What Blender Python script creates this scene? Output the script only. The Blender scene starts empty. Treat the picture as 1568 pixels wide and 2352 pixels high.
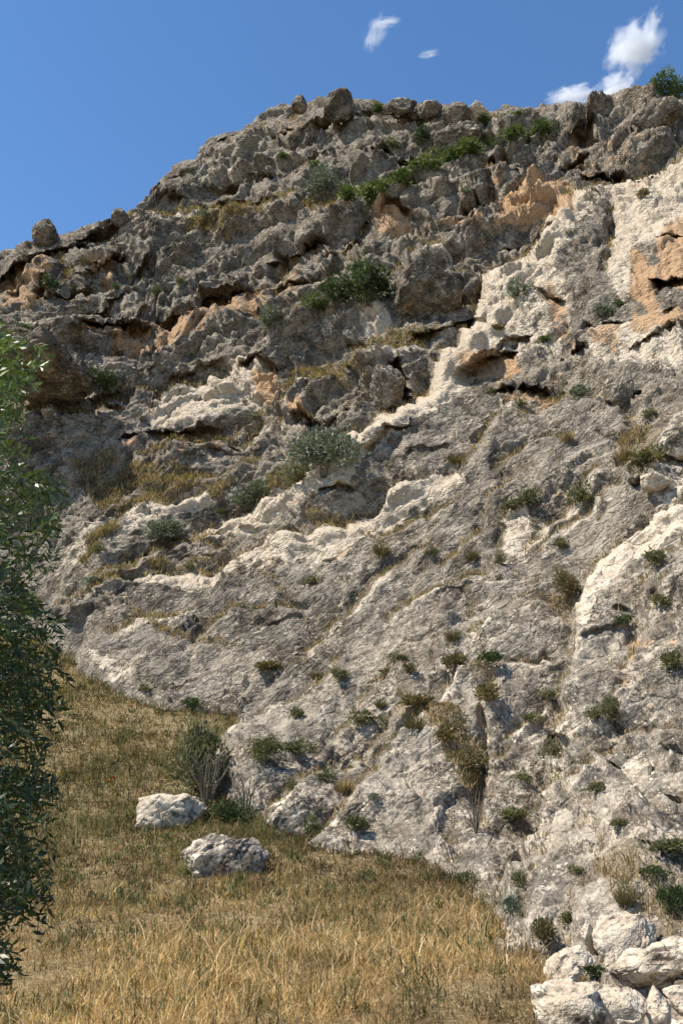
import bpy, bmesh, math, random
import numpy as np
from mathutils import Vector, Matrix

# ------------------------------------------------------------------ scene, camera, light
scene = bpy.context.scene
COL = scene.collection
F_PX = 2352 / 2 / math.tan(math.radians(30.0))      # photograph measured at 1568 x 2352
PITCH = math.radians(17.0)
CAM = np.array([0.0, 0.0, 1.6])

cam_d = bpy.data.cameras.new('camera')
cam_d.sensor_fit = 'VERTICAL'
cam_d.angle = math.radians(60.0)
cam_d.clip_start = 0.1
cam_d.clip_end = 20000
cam = bpy.data.objects.new('camera', cam_d)
COL.objects.link(cam)
cam.location = CAM
cam.rotation_euler = (math.radians(90) + PITCH, 0, 0)
scene.camera = cam

SUN_EL = math.radians(56)
SUN_AZ = math.radians(-108)       # compass angle from +Y towards +X: from the left, a little behind the camera
sun_dir = np.array([math.sin(SUN_AZ) * math.cos(SUN_EL), math.cos(SUN_AZ) * math.cos(SUN_EL), math.sin(SUN_EL)])

world = bpy.data.worlds.new('World')
scene.world = world
world.use_nodes = True
wn = world.node_tree
wn.nodes.clear()
sky = wn.nodes.new('ShaderNodeTexSky')
sky.sky_type = 'NISHITA'
sky.sun_disc = False
sky.sun_elevation = SUN_EL
sky.sun_rotation = SUN_AZ
sky.altitude = 1300
sky.air_density = 1.0
sky.dust_density = 0.0
sky.ozone_density = 1.2
bg = wn.nodes.new('ShaderNodeBackground')
bg.inputs['Strength'].default_value = 0.142
wo = wn.nodes.new('ShaderNodeOutputWorld')
hs = wn.nodes.new('ShaderNodeHueSaturation'); hs.inputs['Saturation'].default_value = 1.18
wn.links.new(sky.outputs[0], hs.inputs['Color'])
wn.links.new(hs.outputs[0], bg.inputs['Color'])
wn.links.new(bg.outputs[0], wo.inputs['Surface'])

sl = bpy.data.lights.new('sun', 'SUN')
sl.energy = 5.0
sl.angle = math.radians(0.53)
sl.color = (1.0, 0.92, 0.80)
so = bpy.data.objects.new('sun', sl)
COL.objects.link(so)
so.rotation_euler = Vector(sun_dir).to_track_quat('Z', 'Y').to_euler()

scene.view_settings.view_transform = 'Standard'
scene.view_settings.look = 'None'
scene.view_settings.gamma = 1
scene.view_settings.use_curve_mapping = False
scene.view_settings.exposure = 0.62
scene.render.engine = 'CYCLES'
scene.cycles.max_bounces = 6
scene.cycles.transparent_max_bounces = 8
scene.cycles.volume_bounces = 3

rnd = random.Random(7)
rs = np.random.RandomState(11)

# ------------------------------------------------------------------ picture <-> world helpers
cP, sP = math.cos(PITCH), math.sin(PITCH)

def ray(x, y):
    """direction of the ray through photograph point (x, y), scaled so that dir.y == 1"""
    x = np.asarray(x, dtype=np.float64); y = np.asarray(y, dtype=np.float64)
    a = (x - 784.0) / F_PX
    b = (1176.0 - y) / F_PX
    dy = cP - sP * b
    dz = sP + cP * b
    return np.stack([a / dy, np.ones_like(dy), dz / dy], -1)

def at(x, y, Y):
    r = ray(x, y)
    return CAM + r * np.asarray(Y, dtype=np.float64)[..., None]

def project(P):
    q = P - CAM
    zf = q[..., 1] * cP + q[..., 2] * sP
    up = -q[..., 1] * sP + q[..., 2] * cP
    return 784 + F_PX * q[..., 0] / zf, 1176 - F_PX * up / zf

def smooth(a, b, x):
    t = np.clip((x - a) / (b - a), 0, 1)
    return t * t * (3 - 2 * t)

# ------------------------------------------------------------------ noise
_perm = np.random.RandomState(3).permutation(4096).astype(np.int32)
_g = np.random.RandomState(4).normal(size=(4096, 3)).astype(np.float32)
_g /= np.linalg.norm(_g, axis=1)[:, None]
_r = np.random.RandomState(5).rand(4096, 6).astype(np.float32)

def _hash(i, j, k):
    return _perm[(_perm[(_perm[i & 4095] + j) & 4095] + k) & 4095]

def pn(P, seed=0):
    P = np.asarray(P, dtype=np.float32) + np.float32(seed * 17.31)
    I = np.floor(P).astype(np.int32)
    f = P - I
    u = f * f * f * (f * (f * 6 - 15) + 10)
    out = 0
    for dx in (0, 1):
        wx = u[:, 0] if dx else 1 - u[:, 0]
        for dy in (0, 1):
            wy = u[:, 1] if dy else 1 - u[:, 1]
            for dz in (0, 1):
                wz = u[:, 2] if dz else 1 - u[:, 2]
                g = _g[_hash(I[:, 0] + dx, I[:, 1] + dy, I[:, 2] + dz)]
                d = g[:, 0] * (f[:, 0] - dx) + g[:, 1] * (f[:, 1] - dy) + g[:, 2] * (f[:, 2] - dz)
                out = out + wx * wy * wz * d
    return out * 1.6

def fbm(P, octs=4, seed=0, gain=0.5):
    a, o, s = 1.0, 0, 1.0
    for i in range(octs):
        o = o + a * pn(P * s, seed + i)
        a *= gain; s *= 2.03
    return o

def voro(P, seed=0, jit=0.95):
    """nearest cell of a jittered lattice: F1, F2, offset to its point, six random numbers of the cell"""
    P = np.asarray(P, dtype=np.float32) + np.float32(seed * 7.77)
    I = np.floor(P).astype(np.int32)
    n = len(P)
    d1 = np.full(n, 1e9, np.float32); d2 = d1.copy()
    off = np.zeros((n, 3), np.float32); hid = np.zeros(n, np.int32)
    for dx in (-1, 0, 1):
        for dy in (-1, 0, 1):
            for dz in (-1, 0, 1):
                h = _hash(I[:, 0] + dx, I[:, 1] + dy, I[:, 2] + dz)
                c = I + np.array([dx, dy, dz], np.int32) + 0.5 + (_r[h, :3] - 0.5) * jit
                v = P - c
                d = (v * v).sum(1)
                m = d < d1
                d2 = np.where(m, d1, np.minimum(d2, d))
                d1 = np.where(m, d, d1)
                off[m] = v[m]; hid[m] = h[m]
    return np.sqrt(d1), np.sqrt(d2), off, _r[hid]

# ------------------------------------------------------------------ polylines and polygons on the photograph
def seg_dist(x, y, pts):
    """distance to a polyline, side (+1 right of travel = below for a left to right line) and place along it 0..1"""
    pts = np.array(pts, dtype=np.float64)
    L = np.linalg.norm(np.diff(pts, axis=0), axis=1); cum = np.concatenate([[0], np.cumsum(L)]); tot = cum[-1]
    best = np.full(x.shape, 1e18); side = np.zeros(x.shape); along = np.zeros(x.shape)
    for i in range(len(pts) - 1):
        ax, ay = pts[i]; dx, dy = pts[i + 1] - pts[i]
        t = np.clip(((x - ax) * dx + (y - ay) * dy) / (L[i] ** 2 + 1e-9), 0, 1)
        ex = x - ax - t * dx; ey = y - ay - t * dy
        d = ex * ex + ey * ey
        m = d < best
        best = np.where(m, d, best)
        side = np.where(m, np.sign(dx * ey - dy * ex), side)
        along = np.where(m, (cum[i] + t * L[i]) / tot, along)
    return np.sqrt(best), side, along

def inside(x, y, poly):
    c = np.zeros(x.shape, bool)
    n = len(poly)
    for i in range(n):
        x0, y0 = poly[i]; x1, y1 = poly[(i + 1) % n]
        if y0 == y1: continue
        m = ((y0 > y) != (y1 > y)) & (x < (x1 - x0) * (y - y0) / (y1 - y0) + x0)
        c ^= m
    return c

def poly_mask(x, y, poly, soft=10):
    xs = [p[0] for p in poly]; ys = [p[1] for p in poly]
    out = np.zeros(x.shape)
    b = (x > min(xs) - soft) & (x < max(xs) + soft) & (y > min(ys) - soft) & (y < max(ys) + soft)
    if not b.any(): return out
    d, _, _ = seg_dist(x[b], y[b], poly + [poly[0]])
    sd = np.where(inside(x[b], y[b], poly), d, -d)
    out[b] = smooth(-soft, soft, sd)
    return out

# ------------------------------------------------------------------ object helpers
def mesh_from(name, V, Fq, mat=None, smooth_shade=False):
    """V (n,3), Fq (m,3) or (m,4) numpy arrays to a mesh"""
    V = np.ascontiguousarray(V, dtype=np.float32); Fq = np.ascontiguousarray(Fq, dtype=np.int32)
    me = bpy.data.meshes.new(name)
    k = Fq.shape[1]
    me.vertices.add(len(V)); me.vertices.foreach_set('co', V.ravel())
    me.loops.add(Fq.size); me.loops.foreach_set('vertex_index', Fq.ravel())
    me.polygons.add(len(Fq))
    me.polygons.foreach_set('loop_start', np.arange(0, Fq.size, k, dtype=np.int32))
    me.polygons.foreach_set('loop_total', np.full(len(Fq), k, dtype=np.int32))
    if smooth_shade: me.polygons.foreach_set('use_smooth', np.ones(len(Fq), bool))
    me.update(calc_edges=True)
    if mat: me.materials.append(mat)
    return me

def link(name, me, parent=None):
    o = bpy.data.objects.new(name, me); COL.objects.link(o)
    if parent: o.parent = parent
    return o

def empty(name, loc):
    o = bpy.data.objects.new(name, None); COL.objects.link(o); o.location = loc
    o.empty_display_size = 0.2
    return o

def tag(o, label=None, cat=None, group=None, kind=None):
    if label: o['label'] = label
    if cat: o['category'] = cat
    if group: o['group'] = group
    if kind: o['kind'] = kind
    return o

def color_attr(me, name, C):
    a = me.color_attributes.new(name, 'FLOAT_COLOR', 'POINT')
    a.data.foreach_set('color', np.ascontiguousarray(C, dtype=np.float32).ravel())

# ------------------------------------------------------------------ materials
class NT:
    def __init__(s, name):
        s.m = bpy.data.materials.new(name); s.m.use_nodes = True
        s.t = s.m.node_tree; s.t.nodes.clear()
        s.out = s.t.nodes.new('ShaderNodeOutputMaterial')
    def n(s, typ, **kw):
        nd = s.t.nodes.new(typ)
        for k, v in kw.items(): setattr(nd, k, v)
        return nd
    def l(s, a, b): s.t.links.new(a, b)
    def setin(s, nd, i, v):
        if v is None: return
        if hasattr(v, 'is_output') or isinstance(v, bpy.types.NodeSocket): s.l(v, nd.inputs[i])
        else: nd.inputs[i].default_value = v
    def math(s, op, a, b=0.0, c=None, clamp=False):
        nd = s.n('ShaderNodeMath', operation=op, use_clamp=clamp)
        s.setin(nd, 0, a); s.setin(nd, 1, b)
        if c is not None: s.setin(nd, 2, c)
        return nd.outputs[0]
    def mix(s, f, a, b, blend='MIX'):
        nd = s.n('ShaderNodeMix', data_type='RGBA', blend_type=blend)
        s.setin(nd, 0, f); s.setin(nd, 6, a); s.setin(nd, 7, b)
        return nd.outputs[2]
    def ramp(s, f, lo, hi, a=0.0, b=1.0):
        nd = s.n('ShaderNodeMapRange', interpolation_type='SMOOTHSTEP')
        s.setin(nd, 0, f); s.setin(nd, 1, lo); s.setin(nd, 2, hi); s.setin(nd, 3, a); s.setin(nd, 4, b)
        return nd.outputs[0]
    def noise(s, vec, scale, detail=4, rough=0.6, dist=0.0):
        nd = s.n('ShaderNodeTexNoise')
        s.l(vec, nd.inputs['Vector']); s.setin(nd, 'Scale', scale)
        nd.inputs['Detail'].default_value = detail; nd.inputs['Roughness'].default_value = rough
        nd.inputs['Distortion'].default_value = dist
        return nd.outputs[0]
    def voronoi(s, vec, scale, feature='F1', out=0):
        nd = s.n('ShaderNodeTexVoronoi', feature=feature)
        s.l(vec, nd.inputs['Vector']); s.setin(nd, 'Scale', scale)
        return nd.outputs[out]
    def mapping(s, vec, scale=(1, 1, 1), rot=(0, 0, 0)):
        nd = s.n('ShaderNodeMapping'); s.l(vec, nd.inputs[0])
        nd.inputs['Scale'].default_value = scale; nd.inputs['Rotation'].default_value = rot
        return nd.outputs[0]

def rgb(r, g, b): return (r, g, b, 1.0)

def rock_material(name, near=False, use_mask=True, cream=0.0, orange=0.0, dark=0.0, tint=1.0):
    """near = True: grain for rock seen from a few metres"""
    s = NT(name)
    geo = s.n('ShaderNodeNewGeometry')
    pos = geo.outputs['Position']
    if use_mask:
        at_ = s.n('ShaderNodeAttribute', attribute_name='mask')
        sp = s.n('ShaderNodeSeparateColor'); s.l(at_.outputs['Color'], sp.inputs[0])
        m_cream, m_orange, m_soil = sp.outputs[0], sp.outputs[1], sp.outputs[2]
        m_dark = at_.outputs['Alpha']
        at2 = s.n('ShaderNodeAttribute', attribute_name='near')
        m_near = at2.outputs['Fac']
    else:
        m_cream, m_orange, m_soil, m_dark = cream, orange, 0.0, dark
        m_near = 1.0 if near else 0.0
    # strata-aligned coordinates: stretched along the bedding
    mp = s.n('ShaderNodeMapping', vector_type='TEXTURE'); s.l(pos, mp.inputs[0])
    mp.inputs['Scale'].default_value = (1.7, 1.3, .85); mp.inputs['Rotation'].default_value = (0, math.radians(-33), 0)
    bed = mp.outputs[0]
    n_big = s.noise(pos, 0.22, 3, 0.55)
    n_mid = s.noise(bed, 1.1, 5, 0.65, 0.4)
    n_sm = s.noise(pos, 4.2, 5, 0.7)
    n_fine = s.noise(pos, 17.0, 4, 0.7)
    n_sp = s.noise(pos, 55.0, 2, 0.6)
    # base grey to brown grey
    c = s.mix(s.ramp(n_big, 0.38, 0.62), rgb(.285, .238, .182), rgb(.215, .188, .152))
    c = s.mix(s.ramp(n_mid, 0.42, 0.66), c, rgb(.33, .285, .225))
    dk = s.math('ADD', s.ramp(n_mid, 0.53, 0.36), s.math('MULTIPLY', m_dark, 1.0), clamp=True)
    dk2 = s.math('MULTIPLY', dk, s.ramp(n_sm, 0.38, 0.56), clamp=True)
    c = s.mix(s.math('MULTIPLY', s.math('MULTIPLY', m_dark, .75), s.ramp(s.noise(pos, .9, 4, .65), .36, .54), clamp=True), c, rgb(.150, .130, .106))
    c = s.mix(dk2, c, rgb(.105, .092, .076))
    n_f1 = s.noise(bed, 2.6, 4, 0.75)
    n_f2 = s.noise(bed, 8.5, 4, 0.75)
    n_m2 = s.noise(pos, 9.5, 4, 0.75)
    n_p = s.noise(pos, .55, 4, .6, .8)
    n_p2 = s.noise(pos, 1.3, 4, .65)
    c = s.mix(s.math('MULTIPLY', s.ramp(n_p, .49, .56), .8), c, s.mix(1.0, c, rgb(.50, .455, .40), 'MULTIPLY'))
    c = s.mix(s.math('MULTIPLY', s.ramp(n_p, .45, .36), .45), c, rgb(.43, .375, .295))
    # pepper and salt: pale scars and flecks, black lichen and pits, thick in some patches and thin in others
    salt = s.ramp(n_p2, .42, .56, .15, 1.0)
    pep = s.ramp(n_p2, .62, .40, .30, 1.0)
    pale_, black_ = rgb(.53, .455, .355), rgb(.070, .060, .050)
    for nn, w_ in ((n_f1, .8), (n_sm, .75), (n_f2, .8), (n_m2, .7), (n_fine, .7)):
        c = s.mix(s.math('MULTIPLY', s.math('MULTIPLY', s.ramp(nn, .555, .61), salt), w_), c, pale_)
        c = s.mix(s.math('MULTIPLY', s.math('MULTIPLY', s.ramp(nn, .435, .375), pep), w_), c, black_)
    # spots: round crustose lichens on the near slabs
    vd = s.voronoi(pos, 6.5)
    spot = s.math('MULTIPLY', s.ramp(s.math('ADD', vd, s.math('MULTIPLY', n_fine, 0.30)), 0.36, 0.30), s.ramp(s.noise(pos, 1.7, 2), 0.50, 0.60), clamp=True)
    vd2 = s.voronoi(pos, 19.0)
    spot2 = s.math('MULTIPLY', s.ramp(s.math('ADD', vd2, s.math('MULTIPLY', n_fine, 0.3)), 0.40, 0.32), s.ramp(s.noise(pos, 2.9, 2), 0.45, 0.6), clamp=True)
    sp_all = s.math('MAXIMUM', spot, spot2)
    c = s.mix(s.math('MULTIPLY', sp_all, s.math('MULTIPLY', m_near, 0.9)), c, rgb(.62, .57, .47))
    # cream fresh limestone
    ce = s.math('ADD', s.math('MULTIPLY', m_cream, 1.35), s.math('MULTIPLY', s.math('SUBTRACT', n_mid, 0.5), 1.3))
    ce = s.math('ADD', ce, s.math('MULTIPLY', s.math('SUBTRACT', n_sm, 0.5), 1.3))
    ce = s.ramp(ce, 0.42, 0.66)
    if use_mask: ce = s.math('MULTIPLY', ce, s.ramp(m_cream, 0.02, 0.2))
    crm = s.mix(s.ramp(n_sm, 0.35, 0.65), rgb(.58, .465, .34), rgb(.74, .65, .51))
    crm = s.mix(s.math('MULTIPLY', s.ramp(n_fine, 0.46, 0.38), 0.5), crm, rgb(.36, .30, .23))
    crm = s.mix(s.math('MULTIPLY', s.ramp(n_f2, 0.44, 0.37), 0.6), crm, rgb(.30, .25, .19))
    c = s.mix(ce, c, crm)
    # orange iron staining
    oe = s.math('ADD', m_orange, s.math('MULTIPLY', s.math('SUBTRACT', n_mid, 0.5), 1.5))
    oe = s.math('ADD', oe, s.math('MULTIPLY', s.math('SUBTRACT', n_sm, 0.5), 1.2))
    oe = s.ramp(oe, 0.40, 0.72)
    if use_mask: oe = s.math('MULTIPLY', oe, s.ramp(m_orange, 0.02, 0.2))
    org = s.mix(s.ramp(n_fine, 0.35, 0.65), rgb(.46, .27, .135), rgb(.68, .46, .275))
    c = s.mix(s.math('MULTIPLY', oe, 0.85), c, org)
    # soil and dry litter on ledges
    se = s.ramp(s.math('ADD', m_soil, s.math('MULTIPLY', s.math('SUBTRACT', n_sm, 0.5), 1.2)), 0.40, 0.65)
    soil = s.mix(n_fine, rgb(.23, .18, .115), rgb(.35, .28, .185))
    if use_mask: c = s.mix(s.math('MULTIPLY', se, 0.85), c, soil)
    # grain
    c = s.mix(s.ramp(n_sp, 0.3, 0.7, 0.0, 0.45), c, s.mix(1.0, c, rgb(.52, .52, .52), 'MULTIPLY'))
    if tint != 1.0: c = s.mix(1.0, c, rgb(tint, tint, tint), 'MULTIPLY')
    b = s.n('ShaderNodeBsdfPrincipled')
    s.l(c, b.inputs['Base Color'])
    b.inputs['Roughness'].default_value = 0.92
    b.inputs['Specular IOR Level'].default_value = 0.12
    # relief
    h = s.math('MULTIPLY', n_mid, 0.26)
    h = s.math('ADD', h, s.math('MULTIPLY', n_sm, 0.17))
    vcr = s.voronoi(bed, 2.4, 'DISTANCE_TO_EDGE')
    h = s.math('ADD', h, s.math('MULTIPLY', s.ramp(vcr, 0.0, 0.10), 0.05))
    vch = s.voronoi(bed, 5.5)
    h = s.math('ADD', h, s.math('MULTIPLY', vch, 0.07))
    h = s.math('ADD', h, s.math('MULTIPLY', n_f1, 0.12))
    h = s.math('ADD', h, s.math('MULTIPLY', n_f2, 0.06))
    h = s.math('ADD', h, s.math('MULTIPLY', n_fine, 0.050))
    h = s.math('ADD', h, s.math('MULTIPLY', n_sp, 0.012))
    bp = s.n('ShaderNodeBump'); s.l(h, bp.inputs['Height'])
    bp.inputs['Distance'].default_value = 1.0
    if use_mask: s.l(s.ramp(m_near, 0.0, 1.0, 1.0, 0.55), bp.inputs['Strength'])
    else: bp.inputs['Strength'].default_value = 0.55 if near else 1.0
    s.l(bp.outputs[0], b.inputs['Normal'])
    s.l(b.outputs[0], s.out.inputs[0])
    return s.m

def foliage_material(name, c1, c2, trans=0.3, rough=0.6, scale=1.5, spec=0.3, attr=None):
    s = NT(name)
    geo = s.n('ShaderNodeNewGeometry')
    if attr:
        a = s.n('ShaderNodeAttribute', attribute_name=attr)
        c = a.outputs['Color']
    else:
        n1 = s.noise(geo.outputs['Position'], scale, 2)
        f = s.math('ADD', s.math('MULTIPLY', geo.outputs['Random Per Island'], 0.75), s.math('MULTIPLY', s.ramp(n1, .35, .65), 0.35))
        c = s.mix(f, rgb(*c1), rgb(*c2))
    b = s.n('ShaderNodeBsdfPrincipled')
    s.l(c, b.inputs['Base Color'])
    b.inputs['Roughness'].default_value = rough
    b.inputs['Specular IOR Level'].default_value = spec
    tr = s.n('ShaderNodeBsdfTranslucent')
    s.l(s.mix(1.0, c, rgb(1.15, 1.2, .6), 'MULTIPLY'), tr.inputs['Color'])
    mx = s.n('ShaderNodeMixShader'); mx.inputs[0].default_value = trans
    s.l(b.outputs[0], mx.inputs[1]); s.l(tr.outputs[0], mx.inputs[2])
    s.l(mx.outputs[0], s.out.inputs[0])
    return s.m

def bark_material(name, c1, c2):
    s = NT(name)
    geo = s.n('ShaderNodeNewGeometry')
    n1 = s.noise(s.mapping(geo.outputs['Position'], (1, 1, .25)), 30, 4)
    b = s.n('ShaderNodeBsdfPrincipled')
    s.l(s.mix(n1, rgb(*c1), rgb(*c2)), b.inputs['Base Color'])
    b.inputs['Roughness'].default_value = .9
    bp = s.n('ShaderNodeBump'); s.l(n1, bp.inputs['Height']); bp.inputs['Distance'].default_value = .01
    s.l(bp.outputs[0], b.inputs['Normal'])
    s.l(b.outputs[0], s.out.inputs[0])
    return s.m

M_ROCK = rock_material('limestone')
M_ROCK_PALE = rock_material('pale_limestone', near=True, use_mask=False, cream=0.50, orange=.20, dark=.15, tint=.86)
M_ROCK_LICHEN = rock_material('lichened_limestone', near=True, use_mask=False, cream=0.34, dark=0.75, orange=0.05)
M_ROCK_FAR = rock_material('weathered_limestone', use_mask=False, cream=0.22, dark=.35)
M_ROCK_TAN = rock_material('tan_limestone', use_mask=False, cream=0.5, orange=0.25)
M_ROCK_BROWN = rock_material('brown_limestone', use_mask=False, cream=0.0, orange=0.32, dark=.5, tint=.8)

# ------------------------------------------------------------------ ground (grassy foot of the hill)
_gy = np.linspace(-200, 600, 3201)
_gz = np.interp(_gy, [-200, 13, 16, 20, 26, 30, 40, 50, 80, 600], [0, 0, .12, .62, 2.35, 3.8, 7.2, 10.4, 16, 22])
_k = np.hanning(17); _k /= _k.sum()
_gz = np.convolve(np.pad(_gz, 8, mode='edge'), _k, mode='valid')

def ground_z(X, Y):
    X = np.asarray(X, dtype=np.float64); Y = np.asarray(Y, dtype=np.float64)
    # the slope flattens away to the sides
    return np.interp(Y, _gy, _gz) * (1 - 0.5 * smooth(30, 200, np.abs(X)))

def ground_at(x, y):
    """Y at which the ray through a photograph point meets the ground"""
    x = np.atleast_1d(np.asarray(x, dtype=np.float64)); y = np.atleast_1d(np.asarray(y, dtype=np.float64))
    r = ray(x, y)
    out = np.full(x.shape, 200.0); done = np.zeros(x.shape, bool)
    prev = 2.0; pg = np.full(x.shape, 1.0)
    for Yv in np.concatenate([np.arange(2, 60, .5), np.arange(60, 200, 4)]):
        g = CAM[2] + r[..., 2] * Yv - ground_z(r[..., 0] * Yv, Yv)
        m = (~done) & (g < 0)
        t = pg[m] / (pg[m] - g[m] + 1e-9)
        out[m] = prev + t * (Yv - prev); done |= m; prev = Yv; pg = g
    return out

FOOT = [(-700, 1440), (-200, 1455), (60, 1468), (125, 1480), (160, 1512), (190, 1544), (260, 1584), (310, 1614), (380, 1634), (450, 1636), (570, 1650),
        (535, 1689), (500, 1734), (486, 1800), (540, 1860), (610, 1895), (655, 1920), (720, 1946), (784, 1964), (874, 1966),
        (984, 1985), (1009, 2008), (1060, 2040), (1094, 2064), (1134, 2075), (1154, 2109), (1134, 2149), (1122, 2194), (1219, 2190),
        (1262, 2215), (1262, 2300), (1290, 2380), (1330, 2600)]

RIDGE = [(-700, 900), (-400, 700), (-200, 628), (0, 584), (30, 579), (40, 566), (75, 556), (100, 552), (135, 542), (170, 524), (250, 516), (300, 488), (325, 472),
         (345, 458), (358, 425), (370, 402), (396, 380), (420, 372), (450, 372), (466, 340), (490, 320), (517, 309), (540, 307), (571, 286),
         (599, 266), (630, 248), (657, 234), (680, 232), (708, 232), (740, 230), (775, 226), (810, 232), (837, 236), (884, 234),
         (920, 234), (954, 236), (1019, 244), (1054, 242), (1119, 244), (1149, 242), (1154, 236), (1219, 240), (1250, 234), (1284, 231),
         (1314, 240), (1369, 236), (1434, 241), (1484, 232), (1539, 229), (1556, 242), (1600, 250), (1900, 300), (2300, 420)]

fb = np.array(FOOT[1:-1], dtype=float)
fY = ground_at(fb[:, 0], fb[:, 1])
CP = [(1568, 2330, 6.3), (1400, 2270, 7.6), (1568, 2100, 9.0), (1400, 2000, 11.8), (1300, 2100, 10.6), (1568, 1900, 12.4), (1400, 1750, 17),
      (1568, 1600, 17.8), (1350, 1500, 21.3), (1568, 1300, 22.5), (1200, 1900, 16.9), (1200, 1700, 20.2), (1000, 1820, 19.4), (1000, 1700, 21.2),
      (1000, 1500, 25.5), (1000, 1200, 33), (1000, 950, 39), (1000, 700, 47), (1000, 450, 56), (1000, 250, 62),
      (800, 1700, 22.8), (620, 1780, 22.5), (650, 1680, 25), (750, 1500, 28.7), (750, 1250, 35), (750, 1050, 40.5), (750, 850, 47), (750, 650, 53), (750, 450, 59), (750, 250, 66),
      (500, 1400, 36), (500, 1550, 32), (500, 1200, 42.5), (500, 1000, 49), (500, 800, 54.5), (500, 600, 60), (500, 400, 65),
      (250, 1400, 40), (150, 1300, 45), (150, 1150, 48), (150, 1000, 51), (150, 800, 55), (150, 600, 60), (300, 1100, 47.5), (300, 700, 57.5),
      (1300, 1200, 28.5), (1200, 1450, 24.3), (1300, 950, 34.5), (1300, 800, 39), (1300, 600, 45.5), (1300, 400, 54), (1300, 250, 60.5),
      (1568, 1100, 26.2), (1568, 900, 31), (1568, 700, 37), (1568, 500, 43.5), (1568, 380, 48), (1568, 280, 56),
      (-250, 1200, 51), (-250, 900, 58), (-250, 700, 63), (-700, 1300, 52), (-700, 950, 62), (1850, 2300, 6), (1850, 1900, 10.5), (1850, 1300, 20.5), (1850, 800, 33), (1850, 350, 54),
      (2300, 2300, 7), (2300, 1300, 20), (2300, 500, 48)]
cp = np.array(CP, dtype=float)
cx = np.concatenate([cp[:, 0], fb[:, 0]]); cy = np.concatenate([cp[:, 1], fb[:, 1]]); cz = np.log(np.concatenate([cp[:, 2], fY]))

def tps_fit(x, y, v, reg=2e-3):
    n = len(x); p = np.stack([x, y], 1) / 1000.0
    d2 = ((p[:, None] - p[None]) ** 2).sum(-1)
    K = 0.5 * d2 * np.log(d2 + 1e-12) + np.eye(n) * reg
    A = np.zeros((n + 3, n + 3)); A[:n, :n] = K; A[:n, n] = 1; A[:n, n + 1:] = p; A[n, :n] = 1; A[n + 1:, :n] = p.T
    return p, np.linalg.solve(A, np.concatenate([v, np.zeros(3)]))

def tps_eval(fit, x, y):
    p, w = fit; n = len(p)
    q = np.stack([x, y], -1) / 1000.0
    out = w[n] + q[..., 0] * w[n + 1] + q[..., 1] * w[n + 2]
    for i in range(n):
        d2 = (q[..., 0] - p[i, 0]) ** 2 + (q[..., 1] - p[i, 1]) ** 2
        out = out + w[i] * 0.5 * d2 * np.log(d2 + 1e-12)
    return out

dfit = tps_fit(cx, cy, cz)
RC = [(0, 700, 1), (500, 400, .8), (500, 700, 1.0), (800, 300, .9), (800, 550, 1.1), (1100, 450, 1.1), (1400, 350, .95), (1500, 600, .42), (1500, 450, .4), (1250, 650, .5), (1350, 560, .5), (1300, 850, .6), (1000, 680, .5),
      (300, 950, .6), (500, 930, .55), (800, 900, .75), (300, 1200, .5), (600, 1150, .55), (950, 950, .45), (1100, 1000, 0.38), (1350, 1000, 0.20), (900, 1200, 0.38), (600, 1350, 0.32), (300, 1450, 0.22),
      (900, 1500, 0.25), (1200, 1500, 0.28), (1200, 1250, 0.36), (1450, 1300, .35), (1000, 1800, 0.24), (1200, 1800, 0.30), (1450, 1600, .32), (1450, 1850, .42), (1450, 2150, .38), (0, 1300, .5), (1568, 1000, .45), (1568, 300, 1), (0, 500, .8), (700, 1750, 0.28)]
rfit = tps_fit(np.array([p[0] for p in RC], float), np.array([p[1] for p in RC], float), np.array([p[2] for p in RC], float), 5e-3)

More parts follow.
